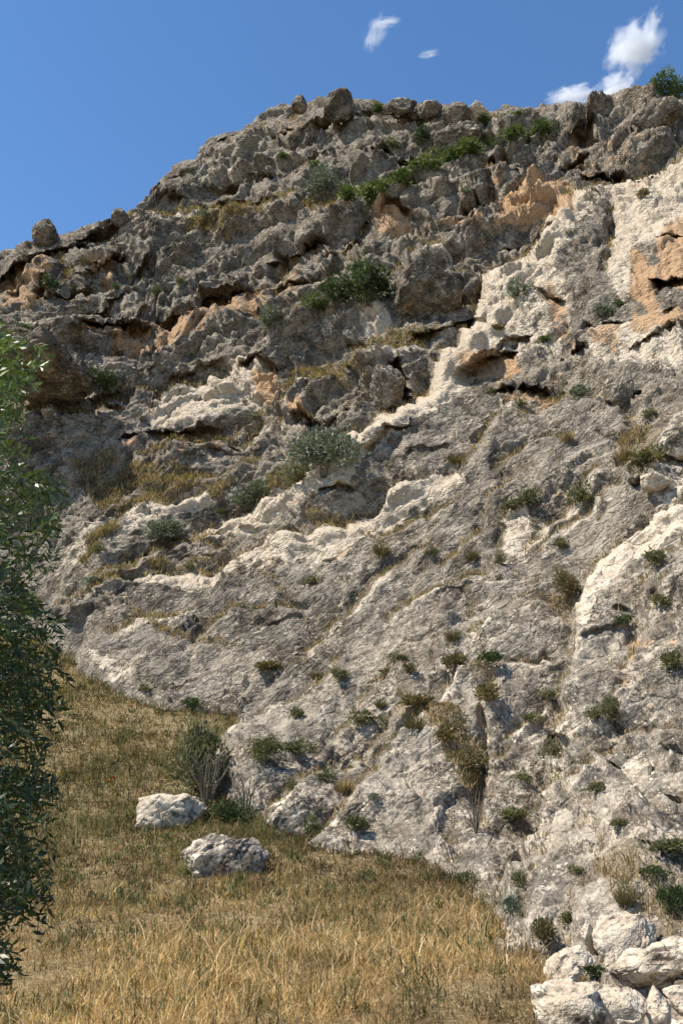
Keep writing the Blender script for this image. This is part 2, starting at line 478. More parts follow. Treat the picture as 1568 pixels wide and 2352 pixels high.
# overhanging lips: the rock below the line stands back by A metres, over w picture units
OVER = [
    ([(440, 474), (500, 466), (560, 458), (640, 453), (716, 455)], 1.9, 24), ([(454, 420), (540, 410), (600, 408), (655, 404)], .9, 16),
    ([(560, 408), (640, 398), (700, 404)], .7, 14), ([(700, 370), (740, 352), (800, 330)], .9, 22), ([(610, 330), (650, 312), (690, 296), (720, 300)], 1.4, 24),
    ([(800, 362), (850, 352), (925, 356), (960, 372)], 1.8, 30), ([(690, 296), (750, 282), (800, 278)], .8, 14), ([(500, 345), (520, 330), (545, 324)], 1.0, 18),
    ([(355, 445), (400, 425), (440, 415)], .9, 18), ([(890, 268), (940, 262), (985, 280)], 1.2, 20), ([(800, 268), (840, 262), (880, 266)], .6, 14),
    ([(345, 475), (390, 462), (430, 445)], 1.0, 18), ([(390, 402), (420, 392), (450, 400)], .6, 14),
    ([(1440, 318), (1480, 306), (1520, 290), (1562, 280), (1600, 290)], 2.6, 44), ([(1280, 384), (1320, 372), (1350, 356)], 1.2, 18),
    ([(1180, 452), (1230, 430), (1285, 406)], 1.4, 26), ([(1060, 500), (1100, 488), (1135, 492)], 1.0, 20), ([(1140, 574), (1200, 560), (1255, 545)], .9, 12),
    ([(1150, 356), (1190, 340), (1240, 345)], .8, 18), ([(870, 450), (920, 438), (960, 430)], .9, 16), ([(860, 516), (905, 500), (950, 508)], 1.0, 18), ([(940, 545), (1000, 536), (1050, 520), (1120, 515)], 1.1, 20),
    ([(935, 774), (980, 764), (1020, 750), (1062, 730), (1112, 712)], 2.4, 44), ([(1100, 400), (1130, 380), (1170, 372)], 1.0, 22), ([(1290, 320), (1330, 306), (1380, 310), (1420, 330)], 1.2, 26),
    ([(1330, 420), (1380, 405), (1440, 400), (1490, 420)], 1.3, 26), ([(1200, 500), (1260, 480), (1320, 470)], .9, 18),
    ([(175, 766), (235, 746), (300, 752), (350, 734), (425, 717), (490, 676), (550, 662), (590, 634)], 3.2, 70), ([(170, 800), (230, 796), (300, 812)], 1.0, 20),
    ([(195, 652), (225, 618), (262, 596), (290, 590)], 1.9, 40), ([(300, 636), (330, 602), (370, 592)], 1.0, 22),
    ([(-60, 650), (0, 634), (75, 594), (165, 563), (240, 524), (300, 519)], 2.3, 46), ([(-40, 716), (20, 694), (80, 668), (120, 640)], 1.8, 30), ([(100, 690), (160, 668), (220, 655)], 1.1, 22),
    ([(160, 720), (240, 690), (300, 655)], .9, 18), ([(230, 760), (280, 735), (350, 705)], .8, 16), ([(440, 720), (480, 690), (520, 684)], 1.2, 26),
    ([(600, 600), (650, 590), (700, 560), (745, 540)], 2.2, 46), ([(640, 660), (690, 640), (735, 610)], 1.8, 36), ([(740, 590), (790, 560), (840, 530)], 1.6, 34), ([(420, 560), (480, 548), (540, 552)], .7, 14),
    ([(235, 1030), (280, 1006), (350, 1002), (415, 1001), (515, 976)], 2.0, 34), ([(380, 880), (450, 860), (520, 838)], .7, 14), ([(190, 945), (240, 935), (290, 925)], .8, 12),
    ([(600, 740), (640, 732), (670, 748)], 1.2, 30), ([(560, 860), (600, 835), (650, 845)], 1.3, 22), ([(670, 975), (720, 960), (760, 985)], 1.1, 26), ([(740, 990), (780, 960), (830, 955)], 1.0, 26),
    ([(780, 782), (815, 766), (840, 770)], .8, 14), ([(1040, 862), (1080, 832), (1110, 814), (1184, 779)], 1.7, 34), ([(1130, 888), (1199, 886), (1250, 892), (1300, 896)], 1.3, 13), ([(1285, 820), (1320, 800), (1352, 816)], 1.5, 26),
    ([(1120, 790), (1170, 768), (1230, 755)], .9, 16), ([(1500, 560), (1524, 544), (1575, 560)], 1.3, 20), ([(1490, 652), (1530, 640), (1600, 632)], 1.6, 34), ([(1330, 742), (1400, 730), (1470, 716), (1568, 700)], 1.0, 22),
    ([(1220, 672), (1260, 690), (1300, 700)], .9, 20), ([(1390, 930), (1440, 905), (1470, 905)], 1.0, 18), ([(1440, 800), (1500, 770), (1568, 745)], .8, 16),
    ([(836, 1060), (884, 1016), (954, 980)], 1.3, 20), ([(740, 1143), (780, 1128), (815, 1120)], .9, 14), ([(900, 1040), (940, 1010), (960, 985)], .5, 12),
    ([(470, 1390), (520, 1305), (570, 1296)], .4, 8), ([(930, 1050), (980, 1030), (1040, 1020)], .35, 10), ([(1090, 1040), (1130, 1010), (1150, 990)], .5, 12),
    ([(540, 1215), (580, 1205), (620, 1212)], .4, 10), ([(1260, 1000), (1280, 975), (1275, 960)], .3, 8), ([(990, 1390), (1040, 1360), (1100, 1340)], .25, 8), ([(600, 1440), (680, 1400), (720, 1360)], .25, 8),
    ([(1450, 1130), (1480, 1110), (1530, 1116)], .8, 16), ([(1510, 1060), (1540, 1040), (1568, 1050)], .7, 16), ([(1370, 1860), (1420, 1838), (1470, 1830)], .5, 13), ([(1450, 1825), (1500, 1845), (1568, 1835)], .45, 16),
    ([(1320, 1760), (1360, 1740), (1420, 1750)], .3, 10), ([(1500, 1700), (1540, 1690), (1568, 1700)], .3, 9), ([(1440, 2000), (1500, 1975), (1568, 1960)], .25, 14), ([(1300, 1460), (1360, 1440), (1440, 1430)], .3, 10),
    ([(700, 1300), (730, 1270), (770, 1262)], .35, 9), ([(390, 1290), (440, 1270), (500, 1262)], .3, 8), ([(270, 1105), (300, 1098), (330, 1110)], .6, 10), ([(470, 1040), (500, 1025), (530, 1030)], .6, 12),
]
# crests: the rock above the line stands back by A metres
CREST = [
    ([(400, 1250), (520, 1196), (640, 1142), (740, 1080), (820, 1036), (900, 975), (985, 908), (1000, 862), (1060, 790), (1090, 720), (1110, 652), (1210, 602), (1270, 545), (1330, 484), (1420, 432), (1568, 372), (1700, 320)], 3.0, 90),
    ([(120, 1400), (240, 1387), (330, 1345), (420, 1325), (500, 1303), (600, 1272), (700, 1232), (800, 1182), (960, 1112), (1020, 1100)], 1.3, 45),
    ([(280, 1330), (340, 1290), (430, 1250), (520, 1225)], .8, 30), ([(240, 1240), (300, 1180), (420, 1155), (500, 1120)], .9, 32),
    ([(100, 990), (200, 975), (300, 930), (420, 895), (560, 860)], 1.6, 36),
    ([(1130, 2160), (1180, 2040), (1240, 1905), (1285, 1750), (1300, 1620), (1310, 1500), (1330, 1400), (1372, 1302), (1450, 1240), (1570, 1180), (1700, 1120)], 1.5, 60),
    ([(480, 1770), (545, 1690), (640, 1640), (740, 1560), (800, 1500)], .9, 50), ([(720, 1960), (770, 1860), (860, 1760), (930, 1690), (975, 1668)], .5, 36),
    ([(930, 1685), (990, 1668), (1040, 1720), (1075, 1790), (1092, 1880)], .6, 30), ([(1075, 1500), (1140, 1450), (1210, 1405), (1260, 1395), (1320, 1440)], .5, 34),
    ([(1120, 1900), (1118, 1700), (1130, 1600), (1160, 1560)], .35, 22), ([(1420, 1560), (1450, 1480), (1500, 1400), (1560, 1350)], .3, 26), ([(1380, 1660), (1440, 1590), (1500, 1560), (1600, 1545)], .5, 32),
    ([(1000, 1130), (1080, 1080), (1180, 960), (1260, 915), (1400, 920), (1470, 1010)], .9, 46), ([(1220, 1290), (1290, 1220), (1400, 1130), (1480, 1090)], .5, 34),
    ([(260, 520), (420, 494), (600, 476), (760, 470), (850, 480)], 1.4, 46), ([(560, 760), (700, 735), (830, 700), (900, 690)], 1.5, 40), ([(1000, 400), (1060, 355), (1140, 345)], 1.0, 36),
    ([(620, 870), (760, 850), (860, 840), (1000, 800)], 1.2, 34), ([(1440, 1490), (1500, 1340), (1568, 1260)], .35, 26), ([(760, 1700), (850, 1600), (960, 1540)], .35, 30), ([(1150, 2060), (1230, 2010), (1290, 1930)], .0, 20),
    ([(870, 680), (930, 620), (1010, 590), (1070, 600)], .9, 30), ([(630, 1000), (690, 900), (790, 880), (840, 900)], .8, 26), ([(530, 1000), (560, 960), (620, 955)], .7, 22),
    ([(1040, 330), (1120, 300), (1200, 310)], .5, 22),
    ([(640, 1560), (669, 1533), (728, 1458), (758, 1413), (818, 1378), (903, 1314), (1012, 1249)], 1.3, 46), ([(245, 1372), (345, 1286), (440, 1246), (540, 1256)], .9, 30),
    ([(1010, 1330), (1080, 1250), (1130, 1180), (1200, 1110)], .9, 36), ([(1200, 1290), (1250, 1210), (1330, 1160), (1400, 1080)], .8, 34), ([(880, 1440), (960, 1380), (1040, 1350), (1130, 1326)], .7, 32),
    ([(1000, 1640), (1080, 1560), (1180, 1530), (1290, 1520)], .6, 30), ([(790, 1780), (870, 1700), (950, 1630)], .6, 32), ([(610, 1850), (700, 1780), (800, 1720)], .55, 28), ([(440, 1500), (520, 1440), (620, 1400), (700, 1390)], .7, 30),
    ([(250, 1480), (340, 1430), (470, 1410)], .6, 26), ([(860, 1230), (960, 1180), (1060, 1160)], .6, 26), ([(1130, 1760), (1190, 1690), (1270, 1640)], .45, 26), ([(1340, 1960), (1400, 1880), (1500, 1850)], .35, 24), ([(1130, 1100), (1230, 1030), (1330, 1010)], .6, 26),
    ([(1300, 1860), (1340, 1780), (1430, 1700), (1568, 1660)], .4, 26), ([(300, 1060), (420, 1030), (560, 1000), (640, 960)], .8, 26), ([(380, 1130), (470, 1090), (600, 1050)], .7, 24), ([(1220, 2200), (1330, 2090), (1400, 2040), (1460, 2030)], .3, 26),
]
# narrow clefts: polyline, depth, half width
CLEFT = [([(910, 842), (918, 880), (930, 915), (940, 940)], 2.2, 12), ([(1412, 480), (1402, 560), (1396, 620), (1384, 665)], 1.6, 12), ([(1132, 418), (1128, 460), (1136, 492)], 1.0, 8),
         ([(1058, 626), (1064, 668), (1062, 708)], .9, 7), ([(745, 655), (790, 600), (830, 552), (862, 520)], 2.4, 22), ([(640, 560), (655, 620), (640, 690)], 1.5, 16), ([(722, 890), (728, 940), (722, 985)], .8, 7), ([(836, 880), (840, 930), (846, 960)], .5, 6),
         ([(1118, 1620), (1120, 1700), (1105, 1800), (1108, 1930)], .45, 14), ([(1296, 1705), (1297, 1735), (1290, 1762)], 1.8, 20), ([(1300, 1590), (1302, 1680), (1290, 1800), (1255, 1900)], .35, 12), ([(1410, 1400), (1442, 1420), (1436, 1470)], .35, 9),
         ([(1270, 1830), (1285, 1790), (1280, 1775)], .8, 10), ([(540, 500), (560, 540)], .3, 10), ([(980, 1100), (985, 1240), (975, 1330)], .12, 8), ([(1045, 1300), (1090, 1380), (1080, 1450)], .12, 8), ([(1180, 1160), (1150, 1240), (1140, 1330)], .25, 10),
         ([(820, 1215), (870, 1240), (900, 1300)], .15, 9), ([(610, 300), (622, 330)], .5, 8), ([(670, 250), (680, 285)], .5, 7), ([(1000, 270), (1002, 300)], .5, 7), ([(600, 1300), (700, 1420), (690, 1560)], .15, 14), ([(300, 1400), (420, 1480), (560, 1500)], .12, 12),
         ([(140, 600), (170, 650), (150, 700)], 1.3, 16), ([(1180, 2190), (1230, 2060), (1290, 1960)], .3, 16), ([(1440, 1560), (1420, 1660), (1450, 1760)], .2, 12), ([(1340, 1870), (1400, 1950), (1410, 2050)], .15, 12)]

CREAM = [([(430, 1240), (520, 1190), (640, 1135), (740, 1075), (820, 1030), (900, 970), (985, 905), (1010, 925), (940, 975), (880, 1015), (830, 1060), (800, 1120), (740, 1140), (640, 1190), (540, 1225)], 1.0),
         ([(985, 905), (1000, 855), (1060, 790), (1085, 720), (1110, 650), (1210, 600), (1330, 480), (1345, 500), (1290, 590), (1250, 660), (1200, 700), (1150, 760), (1100, 800), (1060, 850), (1030, 890)], 1.0),
         ([(1400, 440), (1480, 400), (1568, 370), (1700, 330), (1700, 560), (1520, 570), (1420, 560)], .95), ([(1400, 520), (1460, 560), (1470, 640), (1420, 700), (1400, 640)], .6),
         ([(470, 1310), (580, 1280), (590, 1300), (500, 1335)], .8), ([(590, 1275), (700, 1230), (800, 1180), (960, 1108), (1015, 1105), (930, 1160), (900, 1200), (800, 1240), (780, 1280), (740, 1260), (640, 1300)], .85),
         ([(340, 960), (400, 910), (470, 875), (560, 860), (560, 930), (500, 960), (420, 990), (350, 980)], .85), ([(830, 730), (880, 700), (890, 720), (880, 785), (830, 780)], .8),
         ([(1370, 1300), (1450, 1240), (1568, 1180), (1700, 1140), (1600, 1230), (1480, 1280), (1400, 1310), (1355, 1340)], .8), ([(300, 1170), (380, 1150), (470, 1110), (500, 1150), (400, 1180), (290, 1250), (270, 1290)], .6),
         ([(1170, 1170), (1220, 1160), (1230, 1260), (1190, 1300), (1150, 1270)], .55), ([(1090, 700), (1300, 640), (1320, 780), (1150, 830), (1080, 860)], .45), ([(1050, 290), (1090, 280), (1090, 312), (1040, 320)], .6),
         ([(1430, 1740), (1490, 1740), (1500, 1800), (1450, 1820)], .7), ([(1370, 2120), (1568, 2060), (1800, 2060), (1800, 2400), (1290, 2400), (1370, 2250)], .36), ([(1240, 1800), (1420, 1780), (1568, 1860), (1568, 2000), (1400, 2000), (1200, 2080)], .18),
         ([(180, 1500), (240, 1520), (330, 1560), (260, 1580)], .5), ([(1350, 740), (1568, 700), (1568, 840), (1360, 850)], .5), ([(980, 1960), (1060, 1910), (1150, 1960), (1100, 2060), (1020, 2000)], .3), ([(640, 1850), (760, 1790), (700, 1920), (620, 1900)], .35),
         ([(160, 905), (300, 900), (280, 930), (160, 960)], .3), ([(60, 760), (90, 752), (100, 775), (60, 782)], .8), ([(540, 840), (600, 835), (640, 850), (590, 930), (550, 920)], .5), ([(1480, 1080), (1568, 1060), (1568, 1180), (1500, 1160)], .4),
         ([(200, 1200), (260, 1180), (230, 1300), (140, 1320)], .4), ([(480, 370), (640, 375), (640, 420), (470, 430)], .25), ([(1130, 900), (1300, 905), (1290, 930), (1140, 930)], .45)]
ORANGE = [([(1150, 480), (1320, 420), (1330, 530), (1140, 540)], .8), ([(1520, 520), (1700, 480), (1700, 720), (1500, 640)], .85), ([(1450, 580), (1520, 620), (1500, 700), (1440, 680)], .8), ([(860, 500), (950, 500), (950, 550), (860, 540)], .8),
          ([(940, 540), (1120, 515), (1120, 560), (950, 560)], .75), ([(180, 780), (600, 660), (640, 720), (450, 800), (280, 830)], .62), ([(200, 600), (270, 590), (260, 650), (200, 650)], .75), ([(0, 640), (140, 590), (110, 720), (0, 730)], .6),
          ([(580, 860), (640, 850), (630, 920), (590, 915)], .85), ([(674, 932), (708, 932), (708, 966), (674, 966)], 1.0), ([(520, 690), (700, 600), (700, 680), (560, 730)], .5), ([(1040, 820), (1180, 780), (1200, 840), (1060, 850)], .8),
          ([(1060, 740), (950, 790), (940, 770), (1100, 720)], .7), ([(1140, 885), (1290, 895), (1290, 925), (1150, 920)], .7), ([(1250, 640), (1300, 700), (1330, 820), (1260, 760)], .6), ([(1300, 300), (1500, 350), (1480, 440), (1300, 420)], .42),
          ([(440, 470), (720, 455), (720, 475), (440, 490)], .5), ([(640, 270), (700, 260), (700, 330), (640, 320)], .5), ([(1440, 700), (1568, 690), (1568, 760), (1450, 760)], .8), ([(240, 1010), (520, 990), (500, 1050), (240, 1060)], .45),
          ([(1430, 1430), (1568, 1440), (1568, 1560), (1430, 1600)], .42), ([(1380, 1100), (1300, 1240), (1200, 1260), (1280, 1140)], .35), ([(1500, 1040), (1530, 1050), (1510, 1120), (1490, 1100)], .7), ([(1360, 720), (1440, 740), (1420, 820), (1350, 800)], .6),
          ([(1130, 390), (1170, 390), (1150, 500), (1125, 490)], .55), ([(1090, 820), (1300, 850), (1280, 890), (1060, 890)], .35), ([(1120, 2120), (1170, 2120), (1160, 2160), (1115, 2190)], .6), ([(1440, 950), (1480, 960), (1490, 980), (1440, 980)], .4), ([(760, 1240), (790, 1240), (780, 1280), (755, 1270)], .6)]
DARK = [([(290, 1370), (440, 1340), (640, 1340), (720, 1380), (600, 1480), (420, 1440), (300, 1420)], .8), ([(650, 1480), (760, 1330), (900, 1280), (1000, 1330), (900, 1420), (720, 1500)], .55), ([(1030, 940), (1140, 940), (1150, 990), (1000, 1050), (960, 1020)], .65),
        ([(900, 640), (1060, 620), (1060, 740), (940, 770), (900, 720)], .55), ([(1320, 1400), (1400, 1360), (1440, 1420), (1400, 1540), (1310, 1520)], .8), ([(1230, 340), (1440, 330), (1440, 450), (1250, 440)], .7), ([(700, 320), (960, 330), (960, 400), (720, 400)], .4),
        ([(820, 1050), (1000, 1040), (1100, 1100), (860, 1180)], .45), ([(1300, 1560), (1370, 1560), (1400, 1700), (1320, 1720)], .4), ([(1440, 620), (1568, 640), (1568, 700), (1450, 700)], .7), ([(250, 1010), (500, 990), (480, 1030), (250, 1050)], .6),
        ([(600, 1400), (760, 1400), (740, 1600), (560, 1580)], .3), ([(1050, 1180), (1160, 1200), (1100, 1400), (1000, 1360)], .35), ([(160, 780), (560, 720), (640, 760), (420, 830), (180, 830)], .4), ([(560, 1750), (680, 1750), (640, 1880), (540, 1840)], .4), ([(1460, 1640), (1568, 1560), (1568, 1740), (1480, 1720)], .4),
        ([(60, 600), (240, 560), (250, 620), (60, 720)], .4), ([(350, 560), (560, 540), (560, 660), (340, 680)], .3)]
SOIL = [([(160, 1070), (260, 1050), (420, 1075), (560, 1090), (500, 1160), (380, 1170), (280, 1190), (220, 1180)], .48), ([(250, 1360), (330, 1335), (400, 1335), (280, 1372)], .85), ([(420, 500), (560, 485), (640, 500), (560, 530), (440, 525)], .6), ([(680, 860), (850, 840), (860, 890), (760, 900), (640, 900)], .6),
        ([(160, 900), (300, 905), (290, 925), (200, 930)], .5), ([(1420, 1000), (1530, 990), (1520, 1080), (1430, 1080)], .75), ([(700, 1195), (820, 1165), (800, 1185), (720, 1205)], .8), ([(340, 1300), (480, 1270), (580, 1262), (480, 1300), (360, 1330)], .55), ([(680, 460), (860, 440), (870, 480), (700, 480)], .6),
        ([(800, 770), (1060, 740), (1060, 780), (860, 820)], .5), ([(1080, 860), (1110, 860), (1110, 900), (1080, 900)], .2), ([(920, 1600), (1060, 1660), (1120, 1740), (1090, 1860), (1050, 1780), (980, 1670), (920, 1660)], .8), ([(1090, 1560), (1160, 1540), (1140, 1640), (1100, 1640)], .6),
        ([(1240, 1380), (1320, 1370), (1320, 1410), (1260, 1400)], .6), ([(560, 600), (640, 600), (600, 640)], .2), ([(780, 1500), (930, 1490), (1080, 1480), (1060, 1520), (880, 1540)], .35), ([(1120, 620), (1240, 600), (1200, 625)], .2), ([(780, 460), (1000, 350), (1130, 320), (1290, 290), (1100, 360), (960, 420), (860, 465)], .6),
        ([(600, 1080), (700, 1060), (720, 1110), (620, 1140)], .6), ([(220, 1260), (260, 1200), (280, 1210), (240, 1300), (220, 1340)], .7), ([(1380, 2010), (1500, 1990), (1568, 2020), (1568, 2080), (1400, 2070)], .6), ([(1110, 1800), (1220, 1850), (1180, 1990), (1140, 2060), (1120, 1940)], .3), ([(840, 240), (1000, 250), (1000, 275), (850, 265)], .4),
        ([(1380, 1250), (1480, 1200), (1480, 1270), (1390, 1300)], .0), ([(1000, 900), (1060, 900), (1010, 960)], .0), ([(610, 1110), (760, 1120), (640, 1200), (520, 1200), (560, 1150)], .35)]

# grid over the hillside: columns from left to right, rows from the skyline down to below the grass line
gx = np.concatenate([np.linspace(-640, -30, 50, endpoint=False), np.linspace(-30, 1598, 660, endpoint=False), np.linspace(1598, 2250, 50)])
NR = 820
yr = np.interp(gx, [p[0] for p in RIDGE], [p[1] for p in RIDGE])
tt = np.linspace(0, 1, NR)
GX = np.repeat(gx[None], NR, 0)
GY = yr[None] + (2450 - yr[None]) * tt[:, None]
shape = GX.shape
x = GX.ravel(); y = GY.ravel()
Ybase = np.exp(tps_eval(dfit, x, y))
sf = ground_at(x, y)
dft, sft, aft = seg_dist(x, y, FOOT)
outp = inside(x, y, FOOT + [(2600, 2600), (2600, 0), (-700, 0)])
sdf = np.where(outp, dft, -dft)                       # + on rock, - on grass
P0 = at(x, y, Ybase)
Pg = P0.reshape(shape + (3,))
N = np.cross(np.gradient(Pg, axis=1), np.gradient(Pg, axis=0)); N /= np.linalg.norm(N, axis=-1)[..., None] + 1e-12
if N[NR // 2, 400, 1] > 0: N = -N
N = N.reshape(-1, 3)
P0f = P0.astype(np.float32)
# the rock stands in front of the ground wherever it is seen
lim = sf * (1 - .0011 * np.minimum(sdf, 120))
Ycl = np.where((sdf > 0) & (sf < 100), np.minimum(Ybase, lim), Ybase)

scl = (Ybase / 50.0)
wob = pn(P0f * .5, 40); wob2 = pn(P0f * .5, 41); wob3 = pn(P0f * 1.7, 42); wob4 = pn(P0f * 1.7, 43)
_qa = P0f * np.array([.42, .42, .62], np.float32) + .35 * np.stack([wob3, wob4, wob], 1).astype(np.float32)
_, _, _, jr = voro(_qa, 12)
_, _, _, jr2 = voro(_qa * 2.7, 13)
rough0 = np.clip(tps_eval(rfit, x, y), .12, 1.25); jk = smooth(.25, .75, rough0) * .75 + .25
jx = x + 6 * wob + jk * (9 * (jr[:, 0] - .5) + 4 * (jr2[:, 0] - .5)); jy = y + 6 * wob2 + jk * (13 * (jr[:, 1] - .5) + 6 * (jr2[:, 1] - .5))

def line_field(pts, w):
    xs = [p[0] for p in pts]; ys = [p[1] for p in pts]
    b = np.where((x > min(xs) - w - 15) & (x < max(xs) + w + 15) & (y > min(ys) - w - 15) & (y < max(ys) + w + 15))[0]
    d, s, a = seg_dist(jx[b], jy[b], pts)
    return b, d, s, a

dY = np.zeros(len(x)); under = np.zeros(len(x)); veg = np.zeros(len(x)); crest_c = np.zeros(len(x))
for pts, A, w in OVER:
    b, d, s, a = line_field(pts, 2.2 * w)
    tap = smooth(0, .16, a) * smooth(1, .84, a)
    below = s > 0
    ww = w * (1 + .35 * wob3[b]); ww = np.maximum(ww, w * .4)
    rec = np.clip(1 - d / ww, 0, 1) ** 1.1
    A = A * (1.2 if pts[0][1] < 1000 else .8)
    dY[b] += np.where(below, A * rec * tap, -.38 * A * np.exp(-d / (.7 * w)) * tap)
    under[b] = np.maximum(under[b], np.where(below, smooth(0, .5, rec) * tap, 0))
for pts, A, w in CREST:
    if pts[0][1] > 1050: A = A * 1.3
    b, d, s, a = line_field(pts, 3.2 * w)
    tap = smooth(0, .10, a) * smooth(1, .90, a)
    dY[b] += np.where(s < 0, A * np.exp(-d / w) * smooth(3.2 * w, 2.2 * w, d), -.42 * A * np.exp(-d / (.6 * w))) * tap
    crest_c[b] = np.maximum(crest_c[b], np.where(s > 0, smooth(.62 * w + 6, .1 * w, d) * tap, smooth(5, 0, d) * tap))
    veg[b] = np.maximum(veg[b], np.where(s < 0, smooth(16, 2, d) * tap, 0))
for pts, A, w in CLEFT:
    b, d, s, a = line_field(pts, w * 1.5)
    tap = smooth(0, .15, a) * smooth(1, .85, a)
    dY[b] += A * smooth(w * (1 + .3 * wob3[b]), w * .35, d) * tap
    veg[b] = np.maximum(veg[b], .7 * smooth(w * .8, 1, d) * tap)

rough = np.clip(tps_eval(rfit, x, y), .12, 1.25)
R2 = rough.reshape(shape)

# bedding coordinates
ang = math.radians(23)
Ax = np.array([math.cos(ang), .18, math.sin(ang)]); Ax /= np.linalg.norm(Ax)
Bx = np.cross(np.array([0.1, 1, .15]), Ax); Bx = -Bx if Bx[2] < 0 else Bx; Bx /= np.linalg.norm(Bx)
Cx = np.cross(Ax, Bx)
q = np.stack([P0 @ Ax, P0 @ Bx, P0 @ Cx], 1).astype(np.float32)
warp = np.stack([fbm(P0f * .16, 3, 50), fbm(P0f * .16, 3, 54), fbm(P0f * .16, 3, 58)], 1).astype(np.float32)
q = q + warp * np.array([2.0, 1.5, 1.5], np.float32)
h = np.zeros(len(x), np.float32)
# terraces with a lip over each bed
T = 3.3
_, _, _, tr = voro(q / np.array([7.0, 5, 5.0], np.float32), 14)
ph = q[:, 1] / T + .5 * pn(q / np.array([9, 4, 9]), 60) + .34 * (tr[:, 0] - .5)
fr = ph - np.floor(ph)
bedr = _r[(np.floor(ph).astype(int) * 37 + 11) & 4095, 0]
terr = (1 - fr) ** 1.3 * smooth(0, .06, fr) * (.25 + .95 * bedr)
tpatch = smooth(-.15, .35, pn(P0f * .09, 61))
h += (1.35 * terr * tpatch * smooth(.35, .9, rough)).astype(np.float32)
_, _, _, tr = voro(q / np.array([2.6, 2, 2.0], np.float32), 15)
ph = q[:, 1] / .95 + .6 * pn(q / np.array([4.5, 1.6, 4.5]), 62) + .45 * (tr[:, 0] - .5)
fr = ph - np.floor(ph)
h += (.34 * (1 - fr) ** 1.4 * smooth(0, .12, fr) * smooth(-.1, .4, pn(P0f * .23, 63)) * smooth(.2, .8, rough)).astype(np.float32)

def blocks(sc, amp, tilt, crack, seed, cw=.07):
    d1, d2, off, r = voro(q / np.array(sc, np.float32), seed)
    hh = amp * ((r[:, 0] - .5) + tilt * ((r[:, 1:4] - .5) * off).sum(1) * 2.0)
    ed = d2 - d1
    return hh * smooth(0, .10, ed) - crack * np.exp(-(ed / cw) ** 2), ed
b1, e1 = blocks((7.5, 2.6, 6.0), 1.05, 1.0, .40, 1, .05)
b2, e2 = blocks((2.9, 1.15, 2.4), .50, 1.1, .24, 2, .05)
b3, e3 = blocks((1.15, .52, 1.0), .20, 1.3, .09, 3, .08)
k1 = smooth(.3, 1.0, rough)
h += (b1 * k1 + b2 * smooth(.22, .9, rough) * (.55 + .6 * smooth(-.3, .4, pn(P0f * .2, 70))) + b3 * smooth(.12, .8, rough) * smooth(-.35, .3, pn(P0f * .35, 71))).astype(np.float32)
# long diagonal ramps on the smoother slabs: each rises to a crest and drops back to a shelf
an2 = math.radians(36)
B2 = np.array([-math.sin(an2), -.30, math.cos(an2)]); B2 /= np.linalg.norm(B2)
pb = P0 @ B2 + 2.2 * warp[:, 0] + .8 * pn(P0f * .7, 64)
for T2, A2, sd_ in ((3.1, .95, 3), (1.25, .34, 8)):
    _, _, _, tr = voro(P0f * (1.6 / T2) * np.array([.4, .5, .5], np.float32), 16 + sd_)
    ph = pb / T2 + .8 * pn(P0f * .25 / T2, 65 + sd_) + .30 * (tr[:, 0] - .5)
    fr = ph - np.floor(ph)
    br = _r[(np.floor(ph).astype(int) * 53 + sd_) & 4095, 1]
    pat2 = smooth(-.25, .3, pn(P0f * .16, 66 + sd_))
    lowz = smooth(.75, .35, rough) * smooth(7, 14, Ybase)
    h += (A2 * (.3 + .9 * br) * fr ** 1.6 * smooth(1, .90, fr) * pat2 * lowz).astype(np.float32)
    crest_c = np.maximum(crest_c, .8 * smooth(.62, .9, fr) * pat2 * lowz * smooth(.35, .8, br))
    veg = np.maximum(veg, .8 * smooth(.10, .02, fr) * pat2 * lowz * smooth(.3, .8, br) * smooth(-.1, .3, pn(P0f * .5, 68)))
# swelling and fretted surface
h += (fbm(P0f * np.array([.16, .16, .2], np.float32), 3, 20) * 1.15 * (0.42 + .5 * rough)).astype(np.float32)
rg = 1 - np.abs(fbm(q * np.array([.35, .8, .5], np.float32), 4, 24)) * 2
h += (rg * .10 * rough).astype(np.float32)
# rills and flutes running down the smooth slabs
fl = q @ np.array([[.55, .9, 0], [-.95, .35, 0], [0, 0, .3]], np.float32)
rf = np.abs(fbm(fl * np.array([.55, .16, .3], np.float32), 4, 28))
h -= (np.exp(-(rf / .10) ** 2) * .13 * smooth(.7, .3, rough) * np.clip(scl * 1.6, .4, 1)).astype(np.float32)
fine_w = np.clip(scl * 1.4, .25, 1.0)
h += (fbm(P0f * 1.3, 3, 32, .5) * .13 * (.9 + .1 * rough) * fine_w).astype(np.float32)
nearw = smooth(30, 14, Ybase)
d1, d2, off, r = voro(q * np.array([1.5, 2.6, 1.8], np.float32), 9)
h += (nearw * .085 * (.3 + rough) * ((r[:, 0] - .5) + 1.4 * ((r[:, 1:4] - .5) * off).sum(1) * 2 - .5 * np.exp(-((d2 - d1) / .06) ** 2))).astype(np.float32)
h += (fbm(P0f * 4.5, 3, 36, .6) * .045 * smooth(45, 15, Ybase)).astype(np.float32)

